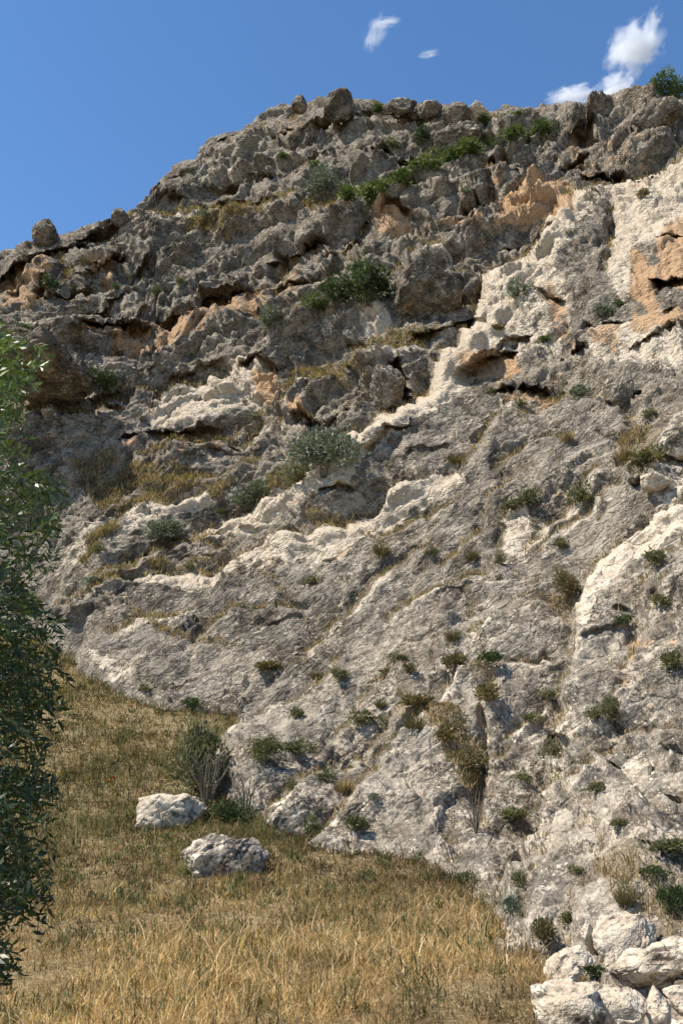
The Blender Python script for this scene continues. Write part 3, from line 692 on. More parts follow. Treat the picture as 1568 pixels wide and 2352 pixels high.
h *= smooth(-30, 40, sdf) * .85 + .15
ridgew = smooth(0, 60, (GY - yr[None]).ravel()) * .6 + .4
h *= ridgew
dY *= np.clip(.35 + ridgew, 0, 1) * smooth(-10, 30, sdf)
def blur(F_, wx, wy):
    G_ = F_.reshape(shape)
    for ax, w_ in ((1, wx), (0, wy)):
        if w_ <= 0: continue
        n_ = int(3 * w_) + 1; kk_ = np.exp(-.5 * (np.arange(-n_, n_ + 1) / w_) ** 2); kk_ /= kk_.sum()
        pad = [(n_, n_) if a_ == ax else (0, 0) for a_ in (0, 1)]
        Q_ = np.pad(G_, pad, mode='edge'); o_ = 0
        for i_, k_ in enumerate(kk_):
            o_ = o_ + k_ * (Q_[:, i_:i_ + G_.shape[1]] if ax == 1 else Q_[i_:i_ + G_.shape[0]])
        G_ = o_
    return G_.ravel()
dY = blur(dY, 2.2, .3)
far_ = smooth(.3, .7, rough)
h = far_ * blur(h, 1.25, .3) + (1 - far_) * h
d1, d2, off, r_ = voro(np.stack([P0 @ B2 / 2.6, P0[:, 0] / 3.4 + .25 * wob, P0[:, 1] / 3.4], 1).astype(np.float32) + .22 * np.stack([wob, wob2, wob3], 1).astype(np.float32), 51)
jt = (1 - far_) * smooth(-.1, .3, pn(P0f * .12, 52)) * smooth(5, 12, Ybase)
h = h - jt * (.20 * np.exp(-((d2 - d1) / .035) ** 2) - .30 * (r_[:, 0] - .5) * smooth(0, .06, d2 - d1))
# joints: blocks parted by sharp grooves, at three sizes
wq = q + (np.stack([wob3, wob4, wob], 1) * .25).astype(np.float32)
for sc3, a3, w3, sd3 in (((5.0, 1.7, 4.0), .34, .16, 41), ((2.0, .75, 1.7), .17, .18, 42), ((.85, .36, .7), .075, .22, 43)):
    d1, d2, off, r_ = voro(wq / np.array(sc3, np.float32), sd3)
    h = h + far_ * ridgew * (a3 * (smooth(0, w3, d2 - d1) - .6) + a3 * .55 * (r_[:, 0] - .5) * smooth(.0, .22, d2 - d1) + a3 * .8 * ((r_[:, 1:4] - .5) * off).sum(1) * smooth(0, .2, d2 - d1))
Yr = Ycl + dY
Yr = np.where(sdf < 0, np.maximum(Ycl, sf * (1 + .0022 * -sdf)), Yr)
# no rock hangs before the grass: keep it at or behind the ground at the foot line
P = at(x, y, Yr) + N * h[:, None]
Pgrid = P.reshape(shape + (3,))
sd2 = sdf.reshape(shape)

# back of the hill behind the skyline
back = []
NB = 26
kk = np.arange(1, NB + 1)[::-1]
for k in kk:
    dyb = .35 * k ** 1.45
    row = Pgrid[0].copy()
    row[:, 1] += dyb
    lift = .10 * dyb * np.clip(1 - dyb / 10, -1, 1) - .004 * dyb ** 2
    row[:, 2] += np.where(dyb < 3, -.25 * dyb, -.75 - .16 * (dyb - 3))
    row[:, 2] += .35 * fbm(row.astype(np.float32) * .35, 3, 80)
    back.append(row)
allg = np.concatenate([np.stack(back), Pgrid], 0)
NRT = allg.shape[0]; NC = allg.shape[1]
idx = np.arange(NRT * NC).reshape(NRT, NC)
quads = np.stack([idx[:-1, :-1], idx[1:, :-1], idx[1:, 1:], idx[:-1, 1:]], -1).reshape(-1, 4)
keep = np.ones((NRT, NC), bool); keep[NB:] = sd2 > -110
kq = keep.ravel()[quads].all(1)
quads = quads[kq]

def blend_masks(lst, soft):
    m = np.zeros(len(x))
    for poly, v in lst: m = np.maximum(m, v * poly_mask(jx, jy, poly, soft))
    return m
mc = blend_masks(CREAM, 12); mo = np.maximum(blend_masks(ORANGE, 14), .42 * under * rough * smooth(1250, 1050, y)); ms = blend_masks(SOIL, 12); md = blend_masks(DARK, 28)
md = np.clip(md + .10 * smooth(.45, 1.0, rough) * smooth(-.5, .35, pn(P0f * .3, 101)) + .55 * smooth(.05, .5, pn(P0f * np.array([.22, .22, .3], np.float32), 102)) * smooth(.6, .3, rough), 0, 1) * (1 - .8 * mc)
# the two long cream ribs run unbroken along their crests
for pts_, w0, w1 in ((CREST[0][0][1:8], 44, 6), (CREST[1][0][4:], 54, 6), (CREST[1][0][2:5], 20, 4), (CREST[5][0][6:], 46, 5), ([(985, 908), (1000, 862), (1060, 790), (1090, 720), (1110, 652), (1210, 602), (1270, 545), (1330, 484)], 62, 8)):
    b, d, s_, a_ = line_field(pts_, 70)
    wv = w0 * (.55 + .45 * np.sin(a_ * 3.14)) * (1 + .45 * wob3[b] + .3 * wob[b])
    mc[b] = np.maximum(mc[b], np.where(s_ > 0, smooth(wv + 5, wv - 5, d), smooth(w1, 0, d)))
mc = np.maximum(mc, .40 * crest_c * smooth(-.3, .25, pn(P0f * .25, 105)))
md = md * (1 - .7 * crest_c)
mc *= 1 - .5 * smooth(.3, .8, mo)
ms = ms * (1 - .9 * smooth(.3, .8, mc))
C4 = np.zeros((NRT, NC, 4)); C4[..., 3] = 0
C4[NB:] = np.stack([mc, mo, ms, md], -1).reshape(shape + (4,))
C4[:NB] = C4[NB][None]
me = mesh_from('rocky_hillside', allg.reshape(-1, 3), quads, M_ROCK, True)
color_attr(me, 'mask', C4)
nr_ = np.zeros((NRT, NC)); nr_[NB:] = (smooth(34, 17, Ybase)).reshape(shape)
a = me.attributes.new('near', 'FLOAT', 'POINT'); a.data.foreach_set('value', nr_.astype(np.float32).ravel())
hill = link('rocky_hillside', me)
tag(hill, 'steep grey limestone hillside rising from dry grass to the skyline', kind='structure')
# shade by face where beds break sharply
PXs, PYs = project(Pgrid.reshape(-1, 3))
PXs = PXs.reshape(shape); PYs = PYs.reshape(shape)
Ngrid = np.cross(np.gradient(Pgrid, axis=1), np.gradient(Pgrid, axis=0)); Ngrid /= np.linalg.norm(Ngrid, axis=-1)[..., None] + 1e-12
if (Ngrid[..., 2] * 1.0).mean() < 0: Ngrid = -Ngrid

def hit(px, py):
    """the hillside point seen at a photograph point"""
    m = (np.abs(PXs - px) < 4) & (np.abs(PYs - py) < 4) & (sd2 > -15)
    if not m.any():
        i = np.argmin((PXs - px) ** 2 + (PYs - py) ** 2); return Pgrid.reshape(-1, 3)[i]
    c = Pgrid[m]; return c[np.argmin(c[:, 1])]

def hit_ground(px, py):
    Yg = float(ground_at(px, py)[0]); p = at(px, py, Yg); p[2] = ground_z(p[0], p[1]); return p

# ground sheet
gxs = np.concatenate([-np.geomspace(600, 12, 30), np.linspace(-11, 11, 90), np.geomspace(12, 600, 30)])
gys = np.concatenate([-np.geomspace(600, 6, 24), np.linspace(-5, 45, 200), np.geomspace(46, 900, 30)])
XX, YY = np.meshgrid(gxs, gys)
ZZ = ground_z(XX, YY)
pp = np.stack([XX.ravel(), YY.ravel(), np.zeros(XX.size)], 1).astype(np.float32)
ZZ = ZZ + (.06 * fbm(pp * .6, 3, 90) + .12 * pn(pp * .2, 93)).reshape(ZZ.shape) * smooth(4, 10, YY)
pj = np.stack([XX, YY, ZZ], -1)[(YY > 3) & (YY < 62)]
qx, qy = project(pj)
dd, _, _ = seg_dist(qx, qy, FOOT)
ri = inside(qx, qy, FOOT + [(2600, 2600), (2600, 0), (-700, 0)])
sink = np.where(ri, np.clip(dd * .012, 0, 1.5), 0)          # the earth dips under the rock
ZZ[(YY > 3) & (YY < 62)] -= sink
i2 = np.arange(XX.size).reshape(XX.shape)
fq = np.stack([i2[:-1, :-1], i2[:-1, 1:], i2[1:, 1:], i2[1:, :-1]], -1).reshape(-1, 4)
s = NT('dry_soil')
geo = s.n('ShaderNodeNewGeometry')
c = s.mix(s.ramp(s.noise(geo.outputs['Position'], .8, 4), .35, .65), rgb(.27, .20, .11), rgb(.37, .29, .165))
c = s.mix(s.ramp(s.noise(geo.outputs['Position'], 9, 4), .4, .6), c, rgb(.16, .125, .065))
c = s.mix(s.ramp(s.noise(geo.outputs['Position'], 40, 3), .45, .6), c, rgb(.13, .10, .05))
b = s.n('ShaderNodeBsdfPrincipled'); s.l(c, b.inputs['Base Color']); b.inputs['Roughness'].default_value = 1; b.inputs['Specular IOR Level'].default_value = .05
s.l(b.outputs[0], s.out.inputs[0])
M_SOIL = s.m
me = mesh_from('ground', np.stack([XX, YY, ZZ], -1).reshape(-1, 3), fq, M_SOIL, True)
tag(link('ground', me), 'dry earth under the grass at the foot of the rock', kind='structure')

# ------------------------------------------------------------------ loose and standing rocks
def rand_unit(n, st):
    v = st.normal(size=(n, 3)); return v / np.linalg.norm(v, axis=1)[:, None]

def ico(sub):
    bm = bmesh.new(); bmesh.ops.create_icosphere(bm, subdivisions=sub, radius=1)
    V = np.array([v.co[:] for v in bm.verts]); Fc = np.array([[v.index for v in f.verts] for f in bm.faces]); bm.free()
    return V, Fc
ICO = {k: ico(k) for k in (4, 5, 6)}

def boulder(name, outline, label, cat, mat, Y=None, off=0.0, depth=.8, sub=5, rel=1.0, flat=.42, seed=0, group=None, lean=0.0, cut=(.62, .86), over=0.0):
    """a closed rock: its silhouette across the line of sight, its own thickness behind it"""
    o = np.array(outline, float)
    c = .5 * (o.min(0) + o.max(0))
    if Y is None: Y = hit(c[0], c[1])[1] + off
    C = at(c[0], c[1], Y)
    dist = np.linalg.norm(C - CAM); f = (C - CAM) / dist
    rt = np.array([f[1], -f[0], 0.0]); rt /= np.linalg.norm(rt)
    up = np.cross(rt, f)
    px = math.sqrt((C[1] / (cP - sP * (1176 - c[1]) / F_PX)) ** 2) / F_PX
    px = (C[1] * cP + (C[2] - CAM[2]) * sP) / F_PX
    d = o - c; d[:, 1] *= -1
    an = np.arctan2(d[:, 1], d[:, 0]); rr = np.hypot(d[:, 0], d[:, 1]); k = np.argsort(an)
    an = an[k]; rr = rr[k]; an = np.concatenate([an - 2 * np.pi, an, an + 2 * np.pi]); rr = np.tile(rr, 3)
    V, Fc = ICO[sub]
    th = np.arctan2(V[:, 2], V[:, 0]); s_ = np.hypot(V[:, 0], V[:, 2])
    R = np.interp(th, an, rr) * px
    size = float(np.mean(rr)) * px
    rad = s_ ** flat
    fr_ = np.sign(V[:, 1]) * np.abs(V[:, 1]) ** .8
    L = np.stack([np.cos(th) * R * rad, fr_ * size * depth, np.sin(th) * R * rad], 1)
    L[:, 1] -= over * L[:, 2]
    Pw = L[:, :1] * rt + L[:, 1:2] * f + L[:, 2:] * up
    n = L / (np.linalg.norm(L, axis=1)[:, None] + 1e-9)
    nw = n[:, :1] * rt + n[:, 1:2] * f + n[:, 2:] * up
    qs = (Pw / size + seed * 3.7).astype(np.float32)
    d1, d2, of_, r_ = voro(qs * 1.15, seed)
    hh = .085 * ((r_[:, 0] - .5) + 1.5 * ((r_[:, 1:4] - .5) * of_).sum(1) * 2) - .05 * np.exp(-((d2 - d1) / .07) ** 2)
    d1, d2, of_, r_ = voro(qs * 3.1, seed + 5)
    hh = hh + .055 * ((r_[:, 0] - .5) + 1.3 * ((r_[:, 1:4] - .5) * of_).sum(1) * 2) - .022 * np.exp(-((d2 - d1) / .08) ** 2)
    hh = hh + .09 * fbm(qs * 1.3, 3, 7 + seed) + .035 * fbm(qs * 6, 3, 17 + seed)
    Pw = Pw + nw * (hh * size * rel * .6)[:, None]
    base = C + Pw
    # broad fracture faces: shave the rock with a few planes
    st_ = np.random.RandomState(900 + seed)
    for _k in range(11):
        nn = rand_unit(1, st_)[0]; nn[1] = -abs(nn[1]) if _k % 2 else nn[1]
        ext = (Pw @ nn).max(); lim_ = ext * st_.uniform(*cut)
        ov = np.maximum(Pw @ nn - lim_, 0)
        Pw = Pw - nn * (ov * .88)[:, None]
    for ax_, lo_, hi_ in ((rt, (o[:, 0].min() - c[0]) * px, (o[:, 0].max() - c[0]) * px), (up, -(o[:, 1].max() - c[1]) * px, -(o[:, 1].min() - c[1]) * px)):
        a_ = Pw @ ax_; n_ = lo_ + (a_ - a_.min()) / (a_.max() - a_.min()) * (hi_ - lo_)
        Pw = Pw + ax_ * (n_ - a_)[:, None]
    d1, d2, of_, r_ = voro(qs * 2.2, seed + 9)
    h2 = .05 * ((r_[:, 0] - .5) + 1.6 * ((r_[:, 1:4] - .5) * of_).sum(1) * 2) - .05 * np.exp(-((d2 - d1) / .06) ** 2) + .03 * fbm(qs * 4, 4, 27 + seed, .6)
    Pw = Pw + nw * (h2 * size)[:, None]
    base = C + Pw
    low = np.array([C[0], C[1], base[:, 2].min()])
    me = mesh_from(name, base - low, Fc, mat, True)
    ob = link(name, me); ob.location = low
    tag(ob, label, cat, group)
    return ob

G1 = float(ground_at(520, 2026)[0]); G2 = float(ground_at(390, 1912)[0])
boulder('boulder', [(417, 1966), (435, 1951), (460, 1924), (492, 1919), (525, 1924), (540, 1934), (575, 1932), (592, 1949), (615, 1974), (622, 1994), (614, 2018), (565, 2045), (500, 2052), (450, 2045), (435, 2009), (430, 1979)],
        'white boulder blotched with black lichen, nearer of the two lying in the dry grass', 'boulder', M_ROCK_LICHEN, Y=G1 + .55, depth=.75, sub=6, rel=.75, flat=.42, seed=1, group='boulders lying in the grass')
boulder('boulder', [(318, 1864), (330, 1836), (355, 1824), (390, 1824), (425, 1829), (460, 1832), (472, 1854), (478, 1884), (440, 1922), (380, 1930), (320, 1934), (314, 1884)],
        'cream boulder half hidden by the bare-stemmed bush, farther of the two in the grass', 'boulder', M_ROCK_PALE, Y=G2 + .6, depth=.75, sub=6, rel=.75, flat=.42, seed=2, group='boulders lying in the grass')
RG = 'blocks standing on the skyline'
boulder('rock_pinnacle', [(74, 562), (77, 522), (90, 508), (115, 504), (124, 514), (131, 542), (136, 566), (104, 578)], 'stubby brown rock pinnacle standing alone on the left skyline', 'rock', M_ROCK_BROWN, Y=61, depth=.8, sub=5, rel=.8, flat=.42, seed=3)
boulder('boulder', [(255, 514), (256, 497), (270, 480), (290, 479), (297, 488), (294, 514), (275, 522)], 'small round brown boulder on the skyline where the left slope steepens', 'boulder', M_ROCK_BROWN, Y=61.5, depth=.9, sub=4, rel=.7, seed=4)
boulder('rock_block', [(742, 270), (748, 225), (775, 207), (795, 206), (812, 222), (815, 250), (800, 276), (760, 280)], 'blocky brown crag at the highest point of the skyline', 'rock', M_ROCK_BROWN, Y=62.5, depth=.9, rel=1.0, seed=5, group=RG)
boulder('rock_block', [(668, 252), (672, 230), (692, 219), (706, 232), (706, 252), (688, 262)], 'small pointed block on the skyline just left of the summit crag', 'rock', M_ROCK_FAR, Y=63.5, depth=.9, sub=4, seed=6, group=RG)
boulder('rock_block', [(888, 254), (890, 232), (905, 225), (948, 225), (958, 242), (948, 264), (900, 264)], 'low rounded grey block on the skyline right of the summit crag', 'rock', M_ROCK_FAR, Y=61, depth=.9, sub=5, seed=7, group=RG)
boulder('rock_block', [(955, 250), (962, 236), (985, 232), (1008, 236), (1016, 250), (1008, 268), (975, 276), (958, 266)], 'pale block on the skyline between two round grey boulders', 'rock', M_ROCK_FAR, Y=60.5, depth=.9, sub=5, seed=8, group=RG)
boulder('boulder', [(1015, 260), (1029, 242), (1054, 235), (1069, 245), (1079, 272), (1066, 290), (1044, 290), (1019, 276)], 'round dark-sided grey boulder perched near the middle of the skyline', 'boulder', M_ROCK_FAR, Y=59.0, depth=.9, sub=5, rel=.7, seed=9, group=RG)
boulder('rock_block', [(1069, 244), (1084, 233), (1105, 233), (1121, 240), (1124, 260), (1096, 284), (1078, 280)], 'peach coloured block touching the right side of the perched round boulder', 'rock', M_ROCK_TAN, Y=59.6, depth=.9, sub=5, rel=.7, seed=10, group=RG)
boulder('rock_block', [(998, 300), (1044, 287), (1084, 282), (1110, 292), (1104, 314), (1058, 338), (1040, 354), (1000, 350)], 'long cracked grey block below the perched round boulder', 'rock', M_ROCK_FAR, off=-.6, depth=.7, sub=6, seed=11)
boulder('rock_block', [(1450, 275), (1462, 246), (1500, 232), (1542, 238), (1566, 275), (1545, 290), (1500, 306), (1462, 304)], 'pale overhanging capstone above the dark hollow at the right skyline', 'rock', M_ROCK_FAR, off=-1.6, depth=.8, sub=6, rel=.8, seed=12)
boulder('rock_crag', [(-60, 790), (20, 765), (60, 768), (92, 752), (108, 784), (134, 818), (164, 835), (188, 850), (211, 872), (208, 909), (172, 922), (123, 916), (60, 930), (-60, 930), (-90, 860)],
        'big dark shadowed crag jutting out at the left behind the leafy tree', 'crag', M_ROCK_BROWN, off=-3.8, depth=.6, sub=6, rel=.8, flat=.38, seed=13, over=.95)
boulder('rock_bulge', [(893, 690), (925, 640), (975, 606), (1020, 600), (1056, 625), (1062, 665), (1056, 706), (1020, 738), (960, 768), (915, 770)], 'smooth grey-brown bulge overhanging a dark hollow at the centre of the upper cliff', 'rock', M_ROCK_BROWN, off=-.5, depth=.6, sub=6, rel=.6, flat=.45, seed=14, over=.45)
boulder('rock_block', [(1062, 650), (1085, 628), (1108, 640), (1116, 680), (1100, 715), (1068, 720)], 'upright grey block split off the right end of the big bulge', 'rock', M_ROCK_FAR, off=-.5, depth=.7, sub=5, rel=.7, seed=15)
boulder('rock_block', [(852, 870), (868, 842), (900, 836), (912, 860), (930, 920), (924, 950), (890, 955), (856, 930)], 'upright grey block with a narrow dark cleft down its right side', 'rock', M_ROCK_FAR, off=-.2, depth=.7, sub=5, rel=.7, seed=16)
boulder('rock_block', [(1400, 928), (1414, 895), (1436, 872), (1456, 905), (1450, 932), (1425, 940)], 'dark tilted block wedged below the right-hand overhang', 'rock', M_ROCK_FAR, off=-.5, depth=.7, sub=5, seed=17)
boulder('rock_block', [(1506, 1034), (1518, 990), (1540, 955), (1580, 940), (1620, 1000), (1580, 1050), (1540, 1064)], 'lichen-spotted block with shrubs on it at the right edge, beside the tan grass pocket', 'rock', M_ROCK_LICHEN, off=-.7, depth=.7, sub=6, rel=.7, seed=18)
boulder('rock_block', [(1472, 1112), (1490, 1086), (1520, 1082), (1540, 1100), (1524, 1124), (1492, 1132)], 'small cream and orange block under the lichen-spotted block', 'rock', M_ROCK_TAN, off=-.4, depth=.7, sub=5, seed=19)
boulder('rock_block', [(610, 1908), (620, 1876), (655, 1850), (712, 1830), (748, 1846), (742, 1890), (722, 1952), (660, 1946)], 'rounded pale rock at the foot of the slope behind the nearer boulder', 'rock', M_ROCK_LICHEN, off=-.25, depth=.6, sub=6, rel=.6, flat=.45, seed=20)
boulder('rock_block', [(1430, 1750), (1465, 1732), (1488, 1750), (1498, 1790), (1468, 1822), (1438, 1800)], 'cream wedge of rock in the dark cracks of the right-hand buttress', 'rock', M_ROCK_PALE, off=-.10, depth=.5, sub=5, rel=.8, seed=21)
WG = 'cracked white blocks in the bottom right corner'
boulder('limestone_block', [(1224, 2318), (1231, 2279), (1264, 2263), (1334, 2258), (1364, 2264), (1372, 2294), (1390, 2329), (1398, 2390), (1284, 2420), (1234, 2400)], 'largest white block, lowest in the bottom right corner, beside the dry grass', 'rock', M_ROCK_PALE, Y=6.6, depth=.6, sub=6, rel=.4, flat=.3, seed=22, group=WG, cut=(.5, .78))
boulder('limestone_block', [(1371, 2276), (1409, 2270), (1451, 2272), (1478, 2309), (1488, 2340), (1440, 2372), (1390, 2350)], 'white block wedged right of the largest block at the bottom edge', 'rock', M_ROCK_PALE, Y=6.65, depth=.6, sub=6, rel=.5, flat=.42, seed=23, group=WG, cut=(.5, .78))
boulder('limestone_block', [(1481, 2292), (1499, 2268), (1521, 2276), (1538, 2314), (1534, 2348), (1499, 2362), (1484, 2330)], 'narrow egg-shaped cream block near the bottom right corner', 'rock', M_ROCK_PALE, Y=6.6, depth=.6, sub=5, rel=.5, flat=.45, seed=24, group=WG, cut=(.5, .78))
boulder('limestone_block', [(1248, 2212), (1262, 2186), (1299, 2188), (1339, 2174), (1361, 2190), (1361, 2208), (1325, 2224), (1300, 2260), (1256, 2262)], 'flat-topped white block jutting into the grass left of the green plant', 'rock', M_ROCK_PALE, Y=8.0, depth=.7, sub=6, rel=.5, flat=.42, seed=25, group=WG, cut=(.5, .78))
boulder('limestone_block', [(1362, 2118), (1394, 2106), (1454, 2106), (1505, 2134), (1498, 2168), (1440, 2222), (1396, 2236), (1372, 2184)], 'big cream block with veined face above the green plant', 'rock', M_ROCK_PALE, off=-.22, depth=.5, sub=6, rel=.5, flat=.42, seed=26, group=WG, cut=(.5, .78))
boulder('limestone_block', [(1334, 2128), (1358, 2118), (1366, 2149), (1367, 2194), (1344, 2186)], 'narrow upright white sliver along the left side of the veined cream block', 'rock', M_ROCK_PALE, off=-.2, depth=.6, sub=5, rel=.6, seed=27, group=WG, cut=(.5, .78))
boulder('limestone_block', [(1524, 2276), (1560, 2262), (1610, 2266), (1620, 2330), (1560, 2340), (1536, 2300)], 'white block cut by the right edge just above the bottom corner', 'rock', M_ROCK_PALE, Y=6.7, depth=.6, sub=5, rel=.6, seed=28, group=WG, cut=(.5, .78))
boulder('limestone_block', [(1400, 2230), (1440, 2212), (1500, 2180), (1580, 2160), (1640, 2200), (1620, 2258), (1540, 2262), (1440, 2270)], 'broad pink-flecked cream block between the veined block and the bottom row', 'rock', M_ROCK_PALE, off=-.25, depth=.5, sub=6, rel=.6, flat=.42, seed=29, group=WG, cut=(.5, .78))

# ------------------------------------------------------------------ shrubs
M_LEAF = {
    'green': foliage_material('leaf_green', (.050, .078, .024), (.115, .155, .050), .3),
    'deep': foliage_material('leaf_deep_green', (.032, .050, .020), (.080, .110, .040), .25),
    'silver': foliage_material('leaf_silver', (.09, .115, .075), (.20, .225, .155), .15),
    'olive': foliage_material('leaf_olive', (.080, .085, .040), (.19, .18, .085), .25),
    'herb': foliage_material('leaf_herb', (.085, .090, .042), (.20, .195, .095), .25),
    'tan': foliage_material('stem_tan', (.20, .14, .065), (.36, .27, .13), .2),
    'mix': foliage_material('leaf_olive_brown', (.085, .085, .032), (.22, .165, .08), .2),
}
M_STEM = bark_material('stem_bark', (.07, .055, .04), (.17, .14, .10))
M_BARK = bark_material('tree_bark', (.05, .042, .032), (.13, .105, .08))

def leaves_mesh(name, Pc, D, L, W, mat, st, bend=.15):
    """one small four-cornered leaf per point: Pc base, D direction, L length, W width"""
    n = len(Pc)
    S = np.cross(D, rand_unit(n, st)); S /= np.linalg.norm(S, axis=1)[:, None] + 1e-9
    Nn = np.cross(D, S)
    L = np.broadcast_to(L, (n,))[:, None]; W = np.broadcast_to(W, (n,))[:, None]
    a = Pc; b = Pc + D * L * .45 + S * W * .5 + Nn * L * bend; d = Pc + D * L * .45 - S * W * .5 + Nn * L * bend; c = Pc + D * L
    V = np.stack([a, b, c, d], 1).reshape(-1, 3)
    i = np.arange(n)[:, None] * 4
    return mesh_from(name, V, np.concatenate([i, i + 1, i + 2, i + 3], 1), mat)

def tube_arrays(paths, sides=5):
    Vs, Fs, n0 = [], [], 0
    for pts, rads in paths:
        pts = np.array(pts, float); k = len(pts)
        t = np.gradient(pts, axis=0); t /= np.linalg.norm(t, axis=1)[:, None] + 1e-9
        ref = np.array([.3, .9, .2]); u = np.cross(t, ref); u /= np.linalg.norm(u, axis=1)[:, None] + 1e-9; w = np.cross(t, u)
        a = np.arange(sides) * 2 * np.pi / sides
        ring = pts[:, None] + (np.cos(a)[None, :, None] * u[:, None] + np.sin(a)[None, :, None] * w[:, None]) * np.array(rads)[:, None, None]
        Vs.append(ring.reshape(-1, 3))
        for j in range(k - 1):
            for m in range(sides):
                p0 = n0 + j * sides + m; p1 = n0 + j * sides + (m + 1) % sides
                Fs.append((p0, p1, p1 + sides, p0 + sides))
        n0 += k * sides
    return np.concatenate(Vs), np.array(Fs)

def bush_points(n, st, lobes, flat=1.0):
    c = rand_unit(lobes, st) * (st.rand(lobes, 1) ** .4) * .36
    c[:, 2] = np.abs(c[:, 2]) * 1.0 + .17
    r = .06 + .20 * st.rand(lobes) ** 1.3
    k = st.randint(lobes, size=n)
    d = rand_unit(n, st)
    P_ = c[k] + d * (r[k] * (.45 + .6 * st.rand(n) ** .6))[:, None]
    P_[:, 2] = np.abs(P_[:, 2])
    return P_, d

def bush_mesh(name, mat, n, leaf, seed, lobes=9, upw=.5):
    st = np.random.RandomState(seed)
    P_, d = bush_points(n, st, lobes)
    out_ = st.rand(n) < .14; P_[out_] += d[out_] * (.16 * st.rand(out_.sum(), 1))      # stray shoots
    D = d * .8 + rand_unit(n, st) * .6 + np.array([0, 0, upw]); D /= np.linalg.norm(D, axis=1)[:, None]
    return leaves_mesh(name, P_, D, leaf * (.6 + .8 * st.rand(n)), leaf * .42 * (.7 + .6 * st.rand(n)), mat, st)

def stems_mesh(name, seed, n=9, rad=.012, spread=.35, top=.75):
    st = np.random.RandomState(seed); paths = []
    for i in range(n):
        a = st.rand() * 6.28; e = spread * (.3 + .7 * st.rand()); z = top * (.6 + .4 * st.rand())
        pts = [(0.03 * math.cos(a), .03 * math.sin(a), -.08), (e * .35 * math.cos(a), e * .35 * math.sin(a), z * .4), (e * .7 * math.cos(a + .2), e * .7 * math.sin(a + .2), z * .75), (e * math.cos(a + .1), e * math.sin(a + .1), z)]
        paths.append((pts, [rad, rad * .75, rad * .5, rad * .2]))
        for j in range(2):
            p = np.array(pts[1 + j]); q_ = p + np.array([st.normal() * .12, st.normal() * .12, .15 + .1 * st.rand()])
            paths.append(([p, (p + q_) / 2 + .01, q_], [rad * .5, rad * .35, rad * .12]))
    V, Fq = tube_arrays(paths, 4)
    return mesh_from(name, V, Fq, M_STEM)

def tuft_mesh(name, mat, n, seed, wid=.02):
    st = np.random.RandomState(seed)
    a = st.rand(n) * 6.28; lean = st.rand(n) ** .8 * 1.0; L = .45 + .5 * st.rand(n)
    base = np.stack([np.cos(a) * .22 * st.rand(n), np.sin(a) * .22 * st.rand(n), np.zeros(n) - .03], 1)
    D = np.stack([np.cos(a) * lean, np.sin(a) * lean, np.ones(n)], 1); D /= np.linalg.norm(D, axis=1)[:, None]
    return leaves_mesh(name, base, D, L * (1 - .3 * lean), wid, mat, st, .08)

PROTO = {}
for ti, t in enumerate(M_LEAF):
    for v in range(3):
        PROTO[(t, 'big', v)] = bush_mesh('foliage', M_LEAF[t], 3000, .062, 100 + ti * 10 + v, 14)
        PROTO[(t, 'small', v)] = bush_mesh('foliage', M_LEAF[t], 620, .12, 200 + ti * 10 + v, 7, .8)
        PROTO[(t, 'tuft', v)] = tuft_mesh('foliage', M_LEAF[t], 260, 300 + ti * 10 + v, .035)
STEMS = [stems_mesh('stems', 400 + v) for v in range(3)]

BG = {'green': 'leafy green shrubs on the ledges', 'deep': 'dark green shrubs on the cliff', 'silver': 'silver-grey shrubs on the cliff', 'olive': 'olive shrubs and herbs in the cracks', 'herb': 'leafy green shrubs on the ledges', 'tan': 'dry tufts on the rock', 'mix': 'brown and green tufts in the cracks'}

def shrub(cx_, cy_, w, h_, typ, form, label, ground=False, cat='shrub'):
    if typ == 'green' and cy_ > 880: typ = 'herb'
    if form == 'small' and cy_ > 900: w *= 1.3; h_ *= .85 + .3 * rnd.random()
    fx, fy = cx_, cy_ + h_ * .46
    p = hit_ground(fx, fy) if ground else hit(fx, fy)
    depth_ = p[1] * cP + (p[2] - CAM[2]) * sP
    W = w * depth_ / F_PX; H = h_ * depth_ / F_PX * 1.05
    v = rnd.randrange(3); rz = rnd.random() * 6.28
    nm = 'shrub' if form != 'tuft' else 'grass_tuft'
    if form == 'big':
        r = empty(nm, p); r.rotation_euler = (0, 0, rz); sc_ = (W / .86, W / .86, H / .80)
        f_ = link('foliage', PROTO[(typ, 'big', v)], r); f_.scale = sc_; f_['kind'] = 'stuff'
        s_ = link('stems', STEMS[v], r); s_.scale = sc_
    else:
        r = link(nm, PROTO[(typ, form, v)]); r.location = p - np.array([0, 0, .02]); r.rotation_euler = (0, 0, rz)
        k = .86 if form == 'small' else .95
        r.scale = (W / k, W / k, H / .85)
    tag(r, label, cat if form != 'tuft' else 'grass tuft', BG[typ])
    return r

